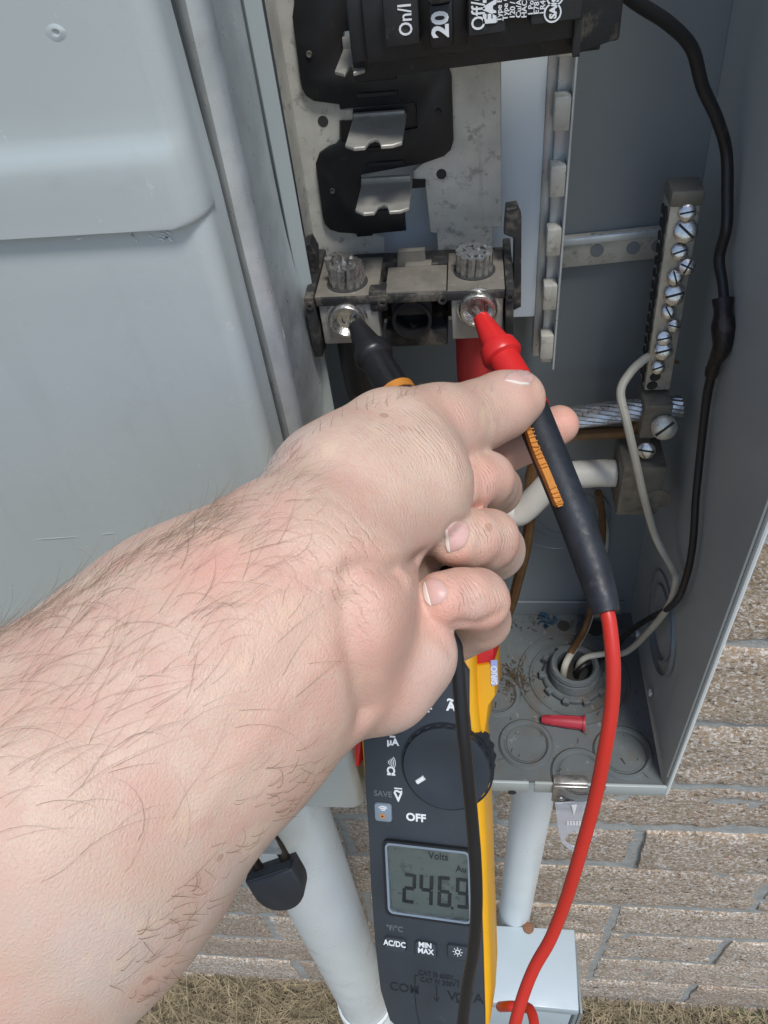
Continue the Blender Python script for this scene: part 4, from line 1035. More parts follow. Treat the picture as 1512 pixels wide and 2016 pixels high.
mtext('CAT III 600V', 858, 1920, .0042, 'engrave', .00002, sx=.85); mtext('CAT IV 300V', 862, 1934, .0042, 'engrave', .00002, sx=.85)
for P_ in (((824, 1921), (817, 1920), (817, 1960), (820, 1990), (827, 2020)), ((893, 1929), (902, 1931), (902, 1944)), ((859, 1940), (860, 1968)), ((855, 1964), (860, 1972), (864, 1964))):
    bm = NB(); tube(bm, [mw_(*mp(*p, FH), FH) for p in P_], .0003, n=5, sp=False); obj('engraved_line', bm, M['engrave'], fc, smooth=0)
# display
D = [mp(*p, FH) for p in ((757, 1651), (919, 1663), (922, 1810), (778, 1800), (764, 1790))]
cxu = sum(p[0] for p in D) / 5; cxv = sum(p[1] for p in D) / 5
DW0, DW1 = mp(757, 1700, FH)[0], mp(757, 1700, FH)[0] + .0475
DV1, DV0 = mp(835, 1658, FH)[1], mp(835, 1806, FH)[1]
def rr_(x0, y0, x1, y1, r, n=5):
    P = []
    for cx_, cy2, a0 in ((x1 - r, y1 - r, 0), (x0 + r, y1 - r, 90), (x0 + r, y0 + r, 180), (x1 - r, y0 + r, 270)):
        for k in range(n): a = math.radians(a0 + 90 * k / (n - 1)); P.append((cx_ + r * math.cos(a), cy2 + r * math.sin(a)))
    return P
def frame_bm(x0, y0, x1, y1, w, h0, h1):
    bm = NB(); Oo = rr_(x0, y0, x1, y1, .003); Ii = rr_(x0 + w, y0 + w, x1 - w, y1 - w, .002)
    vo0 = [bm.verts.new(mw_(*p, h0)) for p in Oo]; vo1 = [bm.verts.new(mw_(*p, h1)) for p in Oo]; vi1 = [bm.verts.new(mw_(*p, h1)) for p in Ii]; vi0 = [bm.verts.new(mw_(*p, h0)) for p in Ii]
    n = len(Oo)
    for a, b in ((vo0, vo1), (vo1, vi1), (vi1, vi0), (vi0, vo0)):
        for k in range(n): bm.faces.new((a[k], a[(k + 1) % n], b[(k + 1) % n], b[k]))
    return bm
disp = obj('display', mpoly(rr_(DW0 + .001, DV0 + .001, DW1 - .001, DV1 - .001, .002), FH + .0001, FH + .0006), M['lcd'], mt, smooth=0)
obj('display_bezel', frame_bm(DW0, DV0, DW1, DV1, .0012, FH, FH + .0024), M['engrave'], disp, smooth=40)
obj('window_rim', frame_bm(DW0 + .0013, DV0 + .0013, DW1 - .0013, DV1 - .0013, .0012, FH + .0007, FH + .0023), M['greybtn'], disp, smooth=40)
obj('window', mpoly(rr_(DW0 + .0014, DV0 + .0014, DW1 - .0014, DV1 - .0014, .002), FH + .0016, FH + .0020), M['glass'], disp, smooth=0)
SEG = {'2': 'abged', '4': 'fgbc', '6': 'afgedc', '9': 'abcdfg'}
def digit(ch, u0, v0, w, hgt, t, sk=.06):
    bm = NB()
    def bar(x0, y0, x1, y1):
        P = [(x0, y0), (x1, y0), (x1, y1), (x0, y1)]
        prism(bm, [mw_(u0 + x + sk * y, v0 + y, FH + .00065) for x, y in P], MN * .00015)
    g = t * .18; hm = hgt / 2
    for s_ in SEG[ch]:
        if s_ == 'a': bar(t * .6, hgt - t, w - t * .6, hgt)
        if s_ == 'd': bar(t * .6, 0, w - t * .6, t)
        if s_ == 'g': bar(t * .6, hm - t / 2, w - t * .6, hm + t / 2)
        if s_ == 'f': bar(0, hm + g, t, hgt - g)
        if s_ == 'b': bar(w - t, hm + g, w, hgt - g)
        if s_ == 'e': bar(0, g, t, hm - g)
        if s_ == 'c': bar(w - t, g, w, hm - g)
    return obj('digit', bm, M['segment'], disp, smooth=0)
dg_h = abs(mp(870, 1723, FH)[1] - mp(870, 1783, FH)[1])
for ch, px in (('2', 792), ('4', 825), ('6', 861), ('9', 896)):
    u, v = mp(px, 1783 + (px - 861) * .1, FH + .0006); digit(ch, u, v, .0074, dg_h, .0020)
u, v = mp(891, 1786, FH); obj('decimal_point', mpoly([(u - .0007, v - .0007), (u + .0007, v - .0007), (u + .0007, v + .0007), (u - .0007, v + .0007)], FH + .00065, FH + .0008), M['segment'], disp, smooth=0)
mtext('Volts', 863, 1686, .0056, 'segment', .0001, h=FH + .0006, parent=disp, sx=.9); mtext('Au', 908, 1711, .0048, 'segment', .0001, h=FH + .0006, parent=disp)
# ================================================================== TEST PROBES
def probe_mesh(bm, base, axis, prof, n=24): return lathe(bm, base, axis, prof, n=n)
rp = thing('red_test_probe', 'red-tipped test probe with black grip pinched by thumb, red lead hanging', 'test probe', at(1015, 2016, .29))
tipR = onY(934, 602, -.0885)
qa, qb = at(985, 692, .272), at(1045, 800, .262)
axr = (qb - tipR).normalized(); LR = (qb - tipR).length
ring_at = (qa - tipR).dot(axr)
bm = NB(); lathe(bm, tipR, axr, [(0, 0), (.0008, .0009), (.012, .001), (.013, .001)], n=12); obj('tip', bm, M['zinc'], rp)
bm = NB(); lathe(bm, tipR, axr, [(.0055, .0022), (.0060, .0030), (ring_at - .0035, .0052), (ring_at - .0025, .0066), (ring_at + .0014, .0073), (ring_at + .0026, .0068), (ring_at + .0034, .0055), (ring_at + .02, .0058), (LR + .002, .0060)], n=32); obj('nose', bm, M['red_plastic'], rp)
gr = [qb - axr * .004, at(1075, 880, .256), at(1108, 960, .250), at(1140, 1040, .245), at(1168, 1120, .241), at(1185, 1175, .238), at(1195, 1208, .236)]
bm = NB(); tube(bm, gr, [.0062, .0060, .0058, .0057, .0054, .0048, .0040], n=28, per=10); gp = obj('grip', bm, M['grip'], rp)
# orange inlay along the grip's left flank
bm = NB(); path = [at(1042, 838, .2528), at(1058, 885, .2492), at(1080, 935, .2452), at(1098, 980, .2424), at(1105, 997, .2412)]
sp_ = spline(path, 6); fw = V(ROT @ np.array([0, 0, 1.])); rows = []
for i, p in enumerate(sp_):
    t = (sp_[min(i + 1, len(sp_) - 1)] - sp_[max(i - 1, 0)]).normalized(); s = t.cross(fw).normalized(); k = 1 if i < len(sp_) - 2 else .75
    rows.append([bm.verts.new(p + s * .0014 * k + fw * .0036), bm.verts.new(p + s * .0013 * k + fw * .0014), bm.verts.new(p - s * .0011 * k + fw * .0008), bm.verts.new(p - s * .0014 * k + fw * .004)])
for A, B in zip(rows, rows[1:]):
    for k in range(4): bm.faces.new((A[k], A[(k + 1) % 4], B[(k + 1) % 4], B[k]))
bm.faces.new(rows[0]); bm.faces.new(rows[-1]); inl = obj('orange_inlay', bm, M['orange'], gp)
for k in range(22):
    f = .08 + .86 * k / 22; i = int(f * (len(sp_) - 1)); p = sp_[i]; t = (sp_[min(i + 1, len(sp_) - 1)] - sp_[max(i - 1, 0)]).normalized(); s = t.cross(fw).normalized()
    if .45 < f < .66: continue
    bm = NB(); tube(bm, [p + s * .0012 + fw * .0006 + t * random.uniform(-.0006, .0006), p - s * .0012 + fw * .0002 + t * random.uniform(-.0006, .0006)], .00022, n=5, sp=False); obj('raised_mark', bm, M['orange'], inl)
bm = NB(); tube(bm, [at(1192, 1195, .2365), at(1200, 1230, .2355), at(1207, 1310, .235), at(1204, 1390, .238), at(1192, 1470, .243), at(1172, 1570, .252), at(1145, 1670, .262), at(1118, 1760, .272), at(1098, 1815, .278), at(1080, 1856, .282), at(1052, 1905, .286), at(1030, 1960, .289), at(1012, 2025, .292), at(1000, 2100, .30)], .0023, n=16, per=10); obj('lead', bm, M['red_lead'], rp)
bm = NB(); tube(bm, [mw_(*mp(985, 1982, -.02), -.02), at(1005, 1981, .41), at(1030, 1983, .41), at(1045, 1990, .40), at(1052, 2030, .39), at(1040, 2100, .38)], .0026, n=12); obj('lead_return', bm, M['red_lead'], rp)
bp_ = thing('black_test_probe', 'black test probe touching the left lug, its black lead hanging below the fist', 'test probe', at(910, 2016, .27))
tipB = onY(690, 622, -.0885)
qa, qb = at(734, 690, .278), at(795, 800, .268)
axb = (qb - tipB).normalized(); LB = (qb - tipB).length; ra = (qa - tipB).dot(axb)
bm = NB(); lathe(bm, tipB, axb, [(0, 0), (.0008, .0009), (.012, .001), (.013, .001)], n=12); obj('tip', bm, M['zinc'], bp_)
bm = NB(); lathe(bm, tipB, axb, [(.0050, .0026), (.0056, .0034), (ra - .0035, .0054), (ra - .0025, .0066), (ra + .0010, .0073), (ra + .0024, .0068), (ra + .0034, .0057), (ra + .02, .0062), (LB + .006, .0066)], n=32); obj('nose', bm, M['black_lead'], bp_)
bm = NB(); lathe(bm, tipB, axb, [(LB - .0072, .0063), (LB - .0070, .0070), (LB - .004, .0070), (LB - .0038, .0063)], n=28); obj('orange_band', bm, M['orange'], bp_)
bm = NB(); tube(bm, [qb - axb * .004, at(835, 880, .256), at(865, 960, .245)], [.0066, .0068, .0066], n=20); obj('grip', bm, M['grip'], bp_)
bm = NB(); tube(bm, [at(880, 1120, .232), at(888, 1180, .225), at(894, 1240, .222), at(900, 1300, .222), at(908, 1400, .224), at(918, 1500, .228), at(928, 1600, .234), at(936, 1700, .24), at(938, 1790, .246), at(932, 1870, .252), at(920, 1940, .258), at(910, 2020, .264), at(900, 2110, .27)], .0020, n=16, per=10); obj('lead', bm, M['black_lead'], bp_)
# ================================================================== THE HAND
def W3(j): p = at(j[0], j[1], j[2]); return np.array([p.x, p.y, p.z])
def cone_sdf(P, a, b, r1, r2):
    ba = b - a; l2 = ba @ ba; rr = r1 - r2; a2 = l2 - rr * rr; il2 = 1 / l2
    pa = P - a; y = pa @ ba; z = y - l2
    q = pa * l2 - y[:, None] * ba[None, :]
    x2 = np.einsum('ij,ij->i', q, q); y2 = y * y * l2; z2 = z * z * l2
    k = np.sign(rr) * rr * rr * x2
    out = (np.sqrt(x2 * a2 * il2) + y * rr) * il2 - r1
    c1 = np.sign(z) * a2 * z2 > k; c2_ = np.sign(y) * a2 * y2 < k
    out = np.where(c2_, np.sqrt(x2 + y2) * il2 - r1, out)
    out = np.where(c1, np.sqrt(x2 + z2) * il2 - r2, out)
    return out
def smin(a, b, k):
    h = np.maximum(k - np.abs(a - b), 0) / k
    return np.minimum(a, b) - h * h * k * .25
def chain(P, js, k=.002):
    d = None
    for a, b in zip(js, js[1:]):
        c = cone_sdf(P, W3(a), W3(b), a[3], b[3])
        d = c if d is None else smin(d, c, k)
    return d
ARM = [(-800, 2560, .17, .054), (-300, 2060, .168, .0460), (108, 1612, .171, .0402), (398, 1338, .185, .0355), (580, 1176, .190, .0302)]
THENAR = [(598, 1124, .192, .0225), (694, 1000, .205, .0203), (796, 955, .2125, .0192)]
HYPO = [(802, 1288, .201, .0128), (748, 1332, .200, .0138), (630, 1284, .196, .0236)]
HYPO2 = [(790, 1285, .207, .0115), (765, 1205, .219, .010), (690, 1135, .219, .017)]
PALM = [(640, 1130, .206, .021), (750, 1110, .236, .017), (850, 1120, .256, .013)]
PALM2 = [(700, 1000, .222, .020), (850, 960, .250, .014)]
THUMB = [(664, 966, .207, .0190), (770, 882, .221, .0168), (862, 846, .233, .0136), (945, 817, .246, .0109), (985, 799, .2505, .0106), (1020, 784, .254, .0090)]
FINGERS = [
    [(845, 925, .262, .0105), (965, 893, .278, .0086), (1050, 862, .281, .0080), (1101, 836, .279, .0074)],
    [(860, 1000, .262, .0105), (975, 965, .262, .0088), (958, 943, .238, .0082), (930, 948, .231, .0078), (905, 955, .226, .0072)],
    [(860, 1110, .252, .0105), (976, 1085, .246, .0092), (960, 1062, .227, .0086), (925, 1060, .219, .0080), (892, 1064, .214, .0074)],
    [(845, 1265, .243, .0100), (948, 1222, .224, .0082), (940, 1180, .208, .0079), (905, 1176, .203, .0076), (872, 1179, .199, .0071)],
]
def hand_sdf(P):
    d = chain(P, ARM, .01)
    for c, k in ((PALM, .010), (PALM2, .008), (THENAR, .006), (HYPO2, .006), (HYPO, .006)): d = smin(d, chain(P, c, .004), k)
    d = smin(d, chain(P, THUMB, .003), .007)
    f = None
    for c in FINGERS:
        e = chain(P, c, .0022); f = e if f is None else smin(f, e, .0009)
    return smin(d, f, .0012)
def surface(fn, lo, hi, h):
    n = np.ceil((hi - lo) / h).astype(int) + 1
    B = 8; nb = -(-n // B)
    n = nb * B
    D = np.empty(tuple(n + 1), np.float32)
    ctr = np.stack(np.meshgrid(*[np.arange(k) for k in nb], indexing='ij'), -1).reshape(-1, 3)
    cc = lo + (ctr * B + B / 2) * h
    dc = fn(cc); near = np.abs(dc) < B * h * .95 + .003
    D[:] = 1
    Dv = D
    for (i, j, k), s in zip(ctr[(~near) & (dc < 0)] * B, dc): Dv[i:i + B + 1, j:j + B + 1, k:k + B + 1] = -1
    loc = np.stack(np.meshgrid(*[np.arange(B + 1)] * 3, indexing='ij'), -1).reshape(-1, 3)
    nn = ctr[near] * B
    for s in range(0, len(nn), 400):
        q = nn[s:s + 400]; idx = (q[:, None, :] + loc[None]).reshape(-1, 3)
        v = fn(lo + idx * h); Dv[idx[:, 0], idx[:, 1], idx[:, 2]] = v
    ins = D < 0
    c = [ins[i:ins.shape[0] - 1 + i, j:ins.shape[1] - 1 + j, k:ins.shape[2] - 1 + k] for i in (0, 1) for j in (0, 1) for k in (0, 1)]
    any_ = np.logical_or.reduce(c); all_ = np.logical_and.reduce(c)
    cells = np.argwhere(any_ & ~all_)
    cor = np.array([(i, j, k) for i in (0, 1) for j in (0, 1) for k in (0, 1)])
    vals = np.stack([D[cells[:, 0] + o[0], cells[:, 1] + o[1], cells[:, 2] + o[2]] for o in cor], 1)
    acc = np.zeros((len(cells), 3)); cnt = np.zeros(len(cells))
    for a in range(8):
        for b in range(a + 1, 8):
            if np.abs(cor[a] - cor[b]).sum() != 1: continue
            va, vb = vals[:, a], vals[:, b]; m = (va < 0) != (vb < 0)
            t = np.where(m, va / np.where(m, va - vb, 1), 0)
            acc += np.where(m[:, None], cor[a] + (cor[b] - cor[a]) * t[:, None], 0); cnt += m
    verts = lo + (cells + acc / cnt[:, None]) * h
    vid = -np.ones(D.shape, np.int32); vid[cells[:, 0], cells[:, 1], cells[:, 2]] = np.arange(len(cells))
    quads = []
    for ax in range(3):
        sl0 = [slice(None)] * 3; sl1 = [slice(None)] * 3; sl0[ax] = slice(0, -1); sl1[ax] = slice(1, None)
        A = ins[tuple(sl0)]; Bv = ins[tuple(sl1)]
        e = np.argwhere(A != Bv); u, w = [(1, 2), (2, 0), (0, 1)][ax]
        e = e[(e[:, u] > 0) & (e[:, w] > 0)]
        def cell(du, dw):
            q = e.copy(); q[:, u] -= du; q[:, w] -= dw; return vid[q[:, 0], q[:, 1], q[:, 2]]
        Q = np.stack([cell(1, 1), cell(0, 1), cell(0, 0), cell(1, 0)], 1)
        fl = ~A[e[:, 0], e[:, 1], e[:, 2]]
        Q[fl] = Q[fl][:, ::-1]
        quads.append(Q[(Q >= 0).all(1)])
    return verts, np.concatenate(quads)
allj = [j for c in [ARM, THENAR, HYPO, THUMB] + FINGERS for j in c]
pj = np.array([W3(j) for j in allj]); rj = np.array([j[3] for j in allj])[:, None]
HV, HQ = surface(hand_sdf, (pj - rj).min(0) - .004, (pj + rj).max(0) + .004, .0011)

def vnormals(v, q):
    n = np.cross(v[q[:, 2]] - v[q[:, 0]], v[q[:, 3]] - v[q[:, 1]]); out = np.zeros_like(v)
    for k in range(4): np.add.at(out, q[:, k], n)
    return out / (np.linalg.norm(out, axis=1)[:, None] + 1e-12)
def relax(v, q, it, lam=.5):
    e = np.concatenate([q[:, [0, 1]], q[:, [1, 2]], q[:, [2, 3]], q[:, [3, 0]]])
    for _ in range(it):
        s = np.zeros_like(v); c = np.zeros(len(v))
        np.add.at(s, e[:, 0], v[e[:, 1]]); np.add.at(c, e[:, 0], 1)
        v = v + (s / np.maximum(c, 1)[:, None] - v) * lam
    return v
HV = relax(HV, HQ, 2)
tree = BVHTree.FromPolygons([Vector(v) for v in HV], HQ.tolist())
def hit(px, py):
    r = V(ray(px, py)).normalized(); h = tree.ray_cast(V(EYE), r); return h
def seg_dist(P, pts):
    best = np.full(len(P), 9.)
    for a, b in zip(pts, pts[1:]):
        ba = b - a; t = np.clip(((P - a) @ ba) / (ba @ ba + 1e-12), 0, 1); best = np.minimum(best, np.linalg.norm(P - a - t[:, None] * ba, axis=1))
    return best
HN = vnormals(HV, HQ)
disp_ = np.zeros(len(HV))
def crease(pxs, width, depth, swell=.15):
    pts = [hit(*p)[0] for p in pxs]; pts = [np.array(p) for p in pts if p is not None]
    if len(pts) < 2: return
    pts = [np.array(p) for p in spline([Vector(p) for p in pts], 5)]
    d = seg_dist(HV, pts)
    disp_[:] += -depth * np.exp(-(d / width) ** 2) + swell * depth * np.exp(-((d - width * 2.2) / (width * 1.5)) ** 2)
NAIL_OUT = [[(875, 1049), (883, 1037), (897, 1026), (915, 1028), (924, 1039), (923, 1057), (915, 1075), (897, 1085), (881, 1087), (876, 1069)],
    [(832, 1152), (836, 1143), (850, 1139), (869, 1145), (881, 1162), (879, 1176), (866, 1188), (846, 1192), (836, 1180)]]
CREASES = [
    # (points, width, depth) in metres: folds of the thumb, wrist and knuckles
    ([(690, 1118), (730, 1112), (775, 1116), (815, 1108), (828, 1100)], .0020, .0022),
    ([(690, 1180), (695, 1230), (700, 1290), (712, 1350), (722, 1405)], .0034, .0022),
    ([(640, 1128), (690, 1140), (745, 1140), (790, 1128)], .0016, .0010),
    ([(700, 1180), (740, 1160), (790, 1150)], .002, .0006),
    ([(925, 905), (905, 930), (880, 900), (850, 868)], .0014, .00018),
    ([(968, 783), (985, 800), (1000, 830)], .0012, .00018),
    ([(960, 776), (972, 800), (985, 835)], .0012, .00018),
    ([(945, 775), (958, 800), (965, 840)], .0012, .00018),
    ([(845, 795), (870, 820), (895, 855), (915, 890)], .0013, .00016),
    ([(830, 800), (855, 828), (880, 862), (905, 905)], .0013, .00016),
    ([(815, 806), (838, 834), (862, 868), (885, 915)], .0013, .00016),
    ([(1038, 905), (1046, 912)], .001, .0004),
    ([(938, 1010), (946, 1040), (945, 1075), (938, 1105)], .0014, .0003),
    ([(915, 1120), (926, 1150), (926, 1190), (915, 1230)], .0014, .0003),
    ([(940, 900), (950, 930), (950, 965), (942, 995)], .0014, .00025),
    ([(560, 1140), (470, 1240), (380, 1330), (280, 1440)], .004, -.0006),
    ([(600, 1190), (520, 1290), (430, 1390)], .004, -.0005),
    ([(640, 1290), (560, 1390), (470, 1500), (400, 1600)], .003, -.0004),
    ([(975, 1098), (1000, 1120)], .0012, .00018),
    ([(900, 1225), (940, 1225), (965, 1213), (985, 1200)], .0015, .0007),
    ([(830, 1235), (860, 1250), (888, 1285)], .0016, .0005),
]
for p, w_, d_ in CREASES: crease(p, w_, d_)
def bump_at(px, py, r, hgt):
    h_ = hit(px, py)[0]
    if h_ is None: return
    d = np.linalg.norm(HV - np.array(h_), axis=1); disp_[:] += hgt * np.exp(-(d / r) ** 2)
for o2 in NAIL_OUT: crease(o2 + [o2[0]], .0011, .0003, .4)
for b in ((990, 930, .006, .0010), (1000, 1045, .006, .0012), (955, 1150, .0055, .0010), (985, 1190, .005, .0008), (760, 1260, .012, .0015), (770, 960, .016, .0010), (640, 1150, .010, -.0012), (660, 1200, .008, -.0008), (905, 1062, .005, -.0003), (860, 1165, .005, -.0003)): bump_at(*b)
for i in range(3):   # slow unevenness of muscle and skin
    pass
lowf = np.array([noise.noise(Vector(v) * 38) * .0006 + noise.noise(Vector(v) * 110) * .00022 for v in HV])
HV2 = HV + HN * (disp_ + lowf)[:, None]
HV2 = relax(HV2, HQ, 1, .35)
flush = np.zeros(len(HV2))
for px, py, r, s in ((1110, 832, .012, .9), (960, 940, .010, .45), (935, 1000, .006, .5), (960, 1100, .007, .45), (880, 1215, .010, .8), (950, 1230, .010, .7), (930, 1160, .010, .45), (1045, 780, .010, .5), (760, 1240, .02, .5), (800, 1330, .018, .45), (430, 1110, .009, .6), (870, 800, .008, .3), (1000, 1190, .008, .5), (900, 1100, .006, .6), (560, 1180, .02, .25), (1010, 940, .006, .5), (1015, 1080, .007, .5), (985, 880, .012, .6), (1050, 880, .012, .7)):
    h_ = hit(px, py)[0]
    if h_ is None: continue
    flush = np.maximum(flush, s * np.exp(-(np.linalg.norm(HV2 - np.array(h_), axis=1) / r) ** 2))
THUMB_AX = (at(985, 799, .2505) - at(770, 880, .221)).normalized(); ARM_AX = (at(760, 1030, .2) - at(400, 1340, .185)).normalized()
def region(spots_):
    m = np.zeros(len(HV2))
    for px, py, r, s in spots_:
        h_ = hit(px, py)[0]
        if h_ is not None: m = np.maximum(m, s * np.exp(-(np.linalg.norm(HV2 - np.array(h_), axis=1) / r) ** 2))
    return m
wrinkle = region(((870, 840, .011, 1), (820, 850, .013, .9), (900, 900, .009, .8), (770, 860, .012, .6), (970, 800, .006, .9), (905, 800, .008, .5), (965, 935, .007, 1), (955, 1052, .0075, 1), (918, 1170, .0065, 1), (990, 1060, .006, .8), (965, 1175, .006, .8), (1090, 845, .006, .5), (800, 980, .016, .35)))
wrist_line = region(((690, 1140, .012, .9), (640, 1110, .012, .7), (700, 1080, .012, .6), (600, 1250, .02, .3), (770, 1380, .012, .3)))
def skin_mat():
    m = bpy.data.materials.new('skin'); m.use_nodes = True
    nt = m.node_tree; N = nt.nodes; L = nt.links; p = N['Principled BSDF']
    tc = N.new('ShaderNodeTexCoord').outputs['Object']
    def nz(s, d=4, r=.55, vec=None):
        n = N.new('ShaderNodeTexNoise'); n.inputs['Scale'].default_value = s; n.inputs['Detail'].default_value = d; n.inputs['Roughness'].default_value = r
        L.new(vec or tc, n.inputs['Vector']); return n.outputs['Fac']
    def mr(f, a, b, c=0., d=1.):
        x = N.new('ShaderNodeMapRange'); x.inputs[1].default_value = a; x.inputs[2].default_value = b; x.inputs[3].default_value = c; x.inputs[4].default_value = d
        L.new(f, x.inputs[0]); return x.outputs[0]
    def mix(f, a, b):
        x = N.new('ShaderNodeMix'); x.data_type = 'RGBA'; L.new(f, x.inputs[0])
        for i, c in ((6, a), (7, b)):
            if isinstance(c, tuple): x.inputs[i].default_value = (*c, 1)
            else: L.new(c, x.inputs[i])
        return x.outputs[2]
    c = mix(mr(nz(24, 5), .38, .62), (.64, .465, .36), (.575, .40, .305))
    c = mix(mr(nz(70, 6, .65), .44, .60, 0, .8), c, (.60, .375, .295))            # pink mottling
    c = mix(mr(nz(22, 3), .54, .66, 0, .5), c, (.58, .50, .44))            # cool patches
    c = mix(mr(nz(85, 3), .60, .68, 0, .35), c, (.74, .55, .38))            # warm patches
    at_ = N.new('ShaderNodeAttribute'); at_.attribute_name = 'flush'
    c = mix(at_.outputs['Fac'], c, (.68, .35, .27))
    vo = N.new('ShaderNodeTexVoronoi'); vo.inputs['Scale'].default_value = 75; L.new(tc, vo.inputs['Vector'])
    sep = N.new('ShaderNodeSeparateColor'); L.new(vo.outputs['Color'], sep.inputs[0])
    th_ = mr(sep.outputs[0], .72, 1.0, 0, .18)
    ls = N.new('ShaderNodeMath'); ls.operation = 'LESS_THAN'; L.new(vo.outputs['Distance'], ls.inputs[0]); L.new(th_, ls.inputs[1])
    mu = N.new('ShaderNodeMath'); mu.operation = 'MULTIPLY'; L.new(ls.outputs[0], mu.inputs[0]); mu.inputs[1].default_value = .42
    c = mix(mu.outputs[0], c, (.34, .17, .10))                                # freckles
    L.new(c, p.inputs['Base Color'])
    L.new(mr(nz(140), .3, .7, .34, .52), p.inputs['Roughness'])
    p.inputs['Subsurface Weight'].default_value = .35; p.inputs['Subsurface Radius'].default_value = (1, .35, .2); p.inputs['Subsurface Scale'].default_value = .0035
    p.inputs['Specular IOR Level'].default_value = .4
    # skin relief: pores plus fine lines across the limb
    mp_ = N.new('ShaderNodeMapping'); mp_.inputs['Rotation'].default_value = (.4, .6, .5); mp_.inputs['Scale'].default_value = (2300, 560, 2300); L.new(tc, mp_.inputs[0])
    mp2 = N.new('ShaderNodeMapping'); mp2.inputs['Rotation'].default_value = (1.2, -.4, 1.9); mp2.inputs['Scale'].default_value = (2100, 480, 2100); L.new(tc, mp2.inputs[0])
    ad = N.new('ShaderNodeMath'); ad.operation = 'ADD'; L.new(nz(1, 3, .6, mp_.outputs[0]), ad.inputs[0]); L.new(nz(1, 3, .6, mp2.outputs[0]), ad.inputs[1])
    ad2 = N.new('ShaderNodeMath'); ad2.operation = 'ADD'; L.new(ad.outputs[0], ad2.inputs[0]); L.new(nz(1800, 2), ad2.inputs[1])
    b = N.new('ShaderNodeBump'); b.inputs['Distance'].default_value = .00020; b.inputs['Strength'].default_value = .8
    L.new(ad2.outputs[0], b.inputs['Height']); last = b.outputs[0]
    for nm, axis, lam, dist in (('wrinkle', THUMB_AX, .0013, .00035), ('wrist_line', ARM_AX, .0026, .0004)):
        dt = N.new('ShaderNodeVectorMath'); dt.operation = 'DOT_PRODUCT'; L.new(tc, dt.inputs[0]); dt.inputs[1].default_value = tuple(axis * (6.283 / lam))
        mm = N.new('ShaderNodeMath'); mm.operation = 'MULTIPLY_ADD'; L.new(nz(170, 4, .6), mm.inputs[0]); mm.inputs[1].default_value = 16; L.new(dt.outputs['Value'], mm.inputs[2])
        sn = N.new('ShaderNodeMath'); sn.operation = 'SINE'; L.new(mm.outputs[0], sn.inputs[0])
        pw = mr(sn.outputs[0], -1., -.1, 0, 1)
        w_ = N.new('ShaderNodeAttribute'); w_.attribute_name = nm
        wk = N.new('ShaderNodeMath'); wk.operation = 'MULTIPLY'; L.new(w_.outputs['Fac'], wk.inputs[0]); L.new(mr(nz(300, 2), .35, .65), wk.inputs[1])
        bb = N.new('ShaderNodeBump'); bb.inputs['Distance'].default_value = dist; L.new(wk.outputs[0], bb.inputs['Strength']); L.new(pw, bb.inputs['Height']); L.new(last, bb.inputs['Normal']); last = bb.outputs[0]
    L.new(last, p.inputs['Normal'])
    return m
M['skin'] = skin_mat()
per = thing('person', 'bare hairy left forearm and hand pinching the red test probe, black probe in fist', 'person', at(300, 1500, .21))
me = bpy.data.meshes.new('forearm_and_hand'); me.from_pydata(HV2.tolist(), [], HQ.tolist()); me.update()
a_ = me.attributes.new('flush', 'FLOAT', 'POINT'); a_.data.foreach_set('value', flush.astype(np.float32))
for nm_, arr_ in (('wrinkle', wrinkle), ('wrist_line', wrist_line)):
    a_ = me.attributes.new(nm_, 'FLOAT', 'POINT'); a_.data.foreach_set('value', arr_.astype(np.float32))
hand = obj_me('forearm_and_hand', me, M['skin'], per, smooth=180)
tree = BVHTree.FromPolygons([Vector(v) for v in HV2], HQ.tolist())
# nails
M['nail'] = pm('finger_nail', (.64, .41, .36), .3, var=.06, vs_=120, bump=.03, bs=400, spec=.55, sss=(.3, (1, .4, .3), .002))
M['nail_tip'] = pm('nail_free_edge', (.76, .66, .57), .35, var=.05, bump=.02)
def nail(outline, lift=.00022, edge=None, mat='nail', nm='fingernail'):
    O2 = [np.array(p, float) for p in outline]
    sp2 = spline([Vector((p[0], p[1], 0)) for p in O2] + [Vector((*O2[0], 0))], 4)[:-1]
    c = sum((np.array([p.x, p.y]) for p in sp2), np.zeros(2)) / len(sp2)
    bm = NB(); rows = []
    for s, l in ((1.0, -.0003), (.98, .0001), (.92, lift), (.7, lift * 1.25), (.45, lift * 1.35), (.2, lift * 1.4)):
        row = []
        for p in sp2:
            q = c + (np.array([p.x, p.y]) - c) * s; h_ = hit(*q)
            if h_[0] is None: h_ = hit(*(c + (q - c) * .9))
            if h_[0] is None: h_ = hit(*c)
            row.append(bm.verts.new(h_[0] + h_[1] * l))
        rows.append(row)
    n = len(sp2)
    for A, B in zip(rows, rows[1:]):
        for k in range(n): bm.faces.new((A[k], B[k], B[(k + 1) % n], A[(k + 1) % n]))
    bm.faces.new(rows[-1])
    o = obj(nm, bm, M[mat], hand, smooth=60)
    if edge:
        pts = [hit(*p) for p in edge]; pts = [h_[0] + h_[1] * lift for h_ in pts if h_[0] is not None]
        if len(pts) > 1 and False:
            bm = NB(); tube(bm, pts, .00022, n=6, per=4); obj('nail_edge', bm, M['nail_tip'], hand)
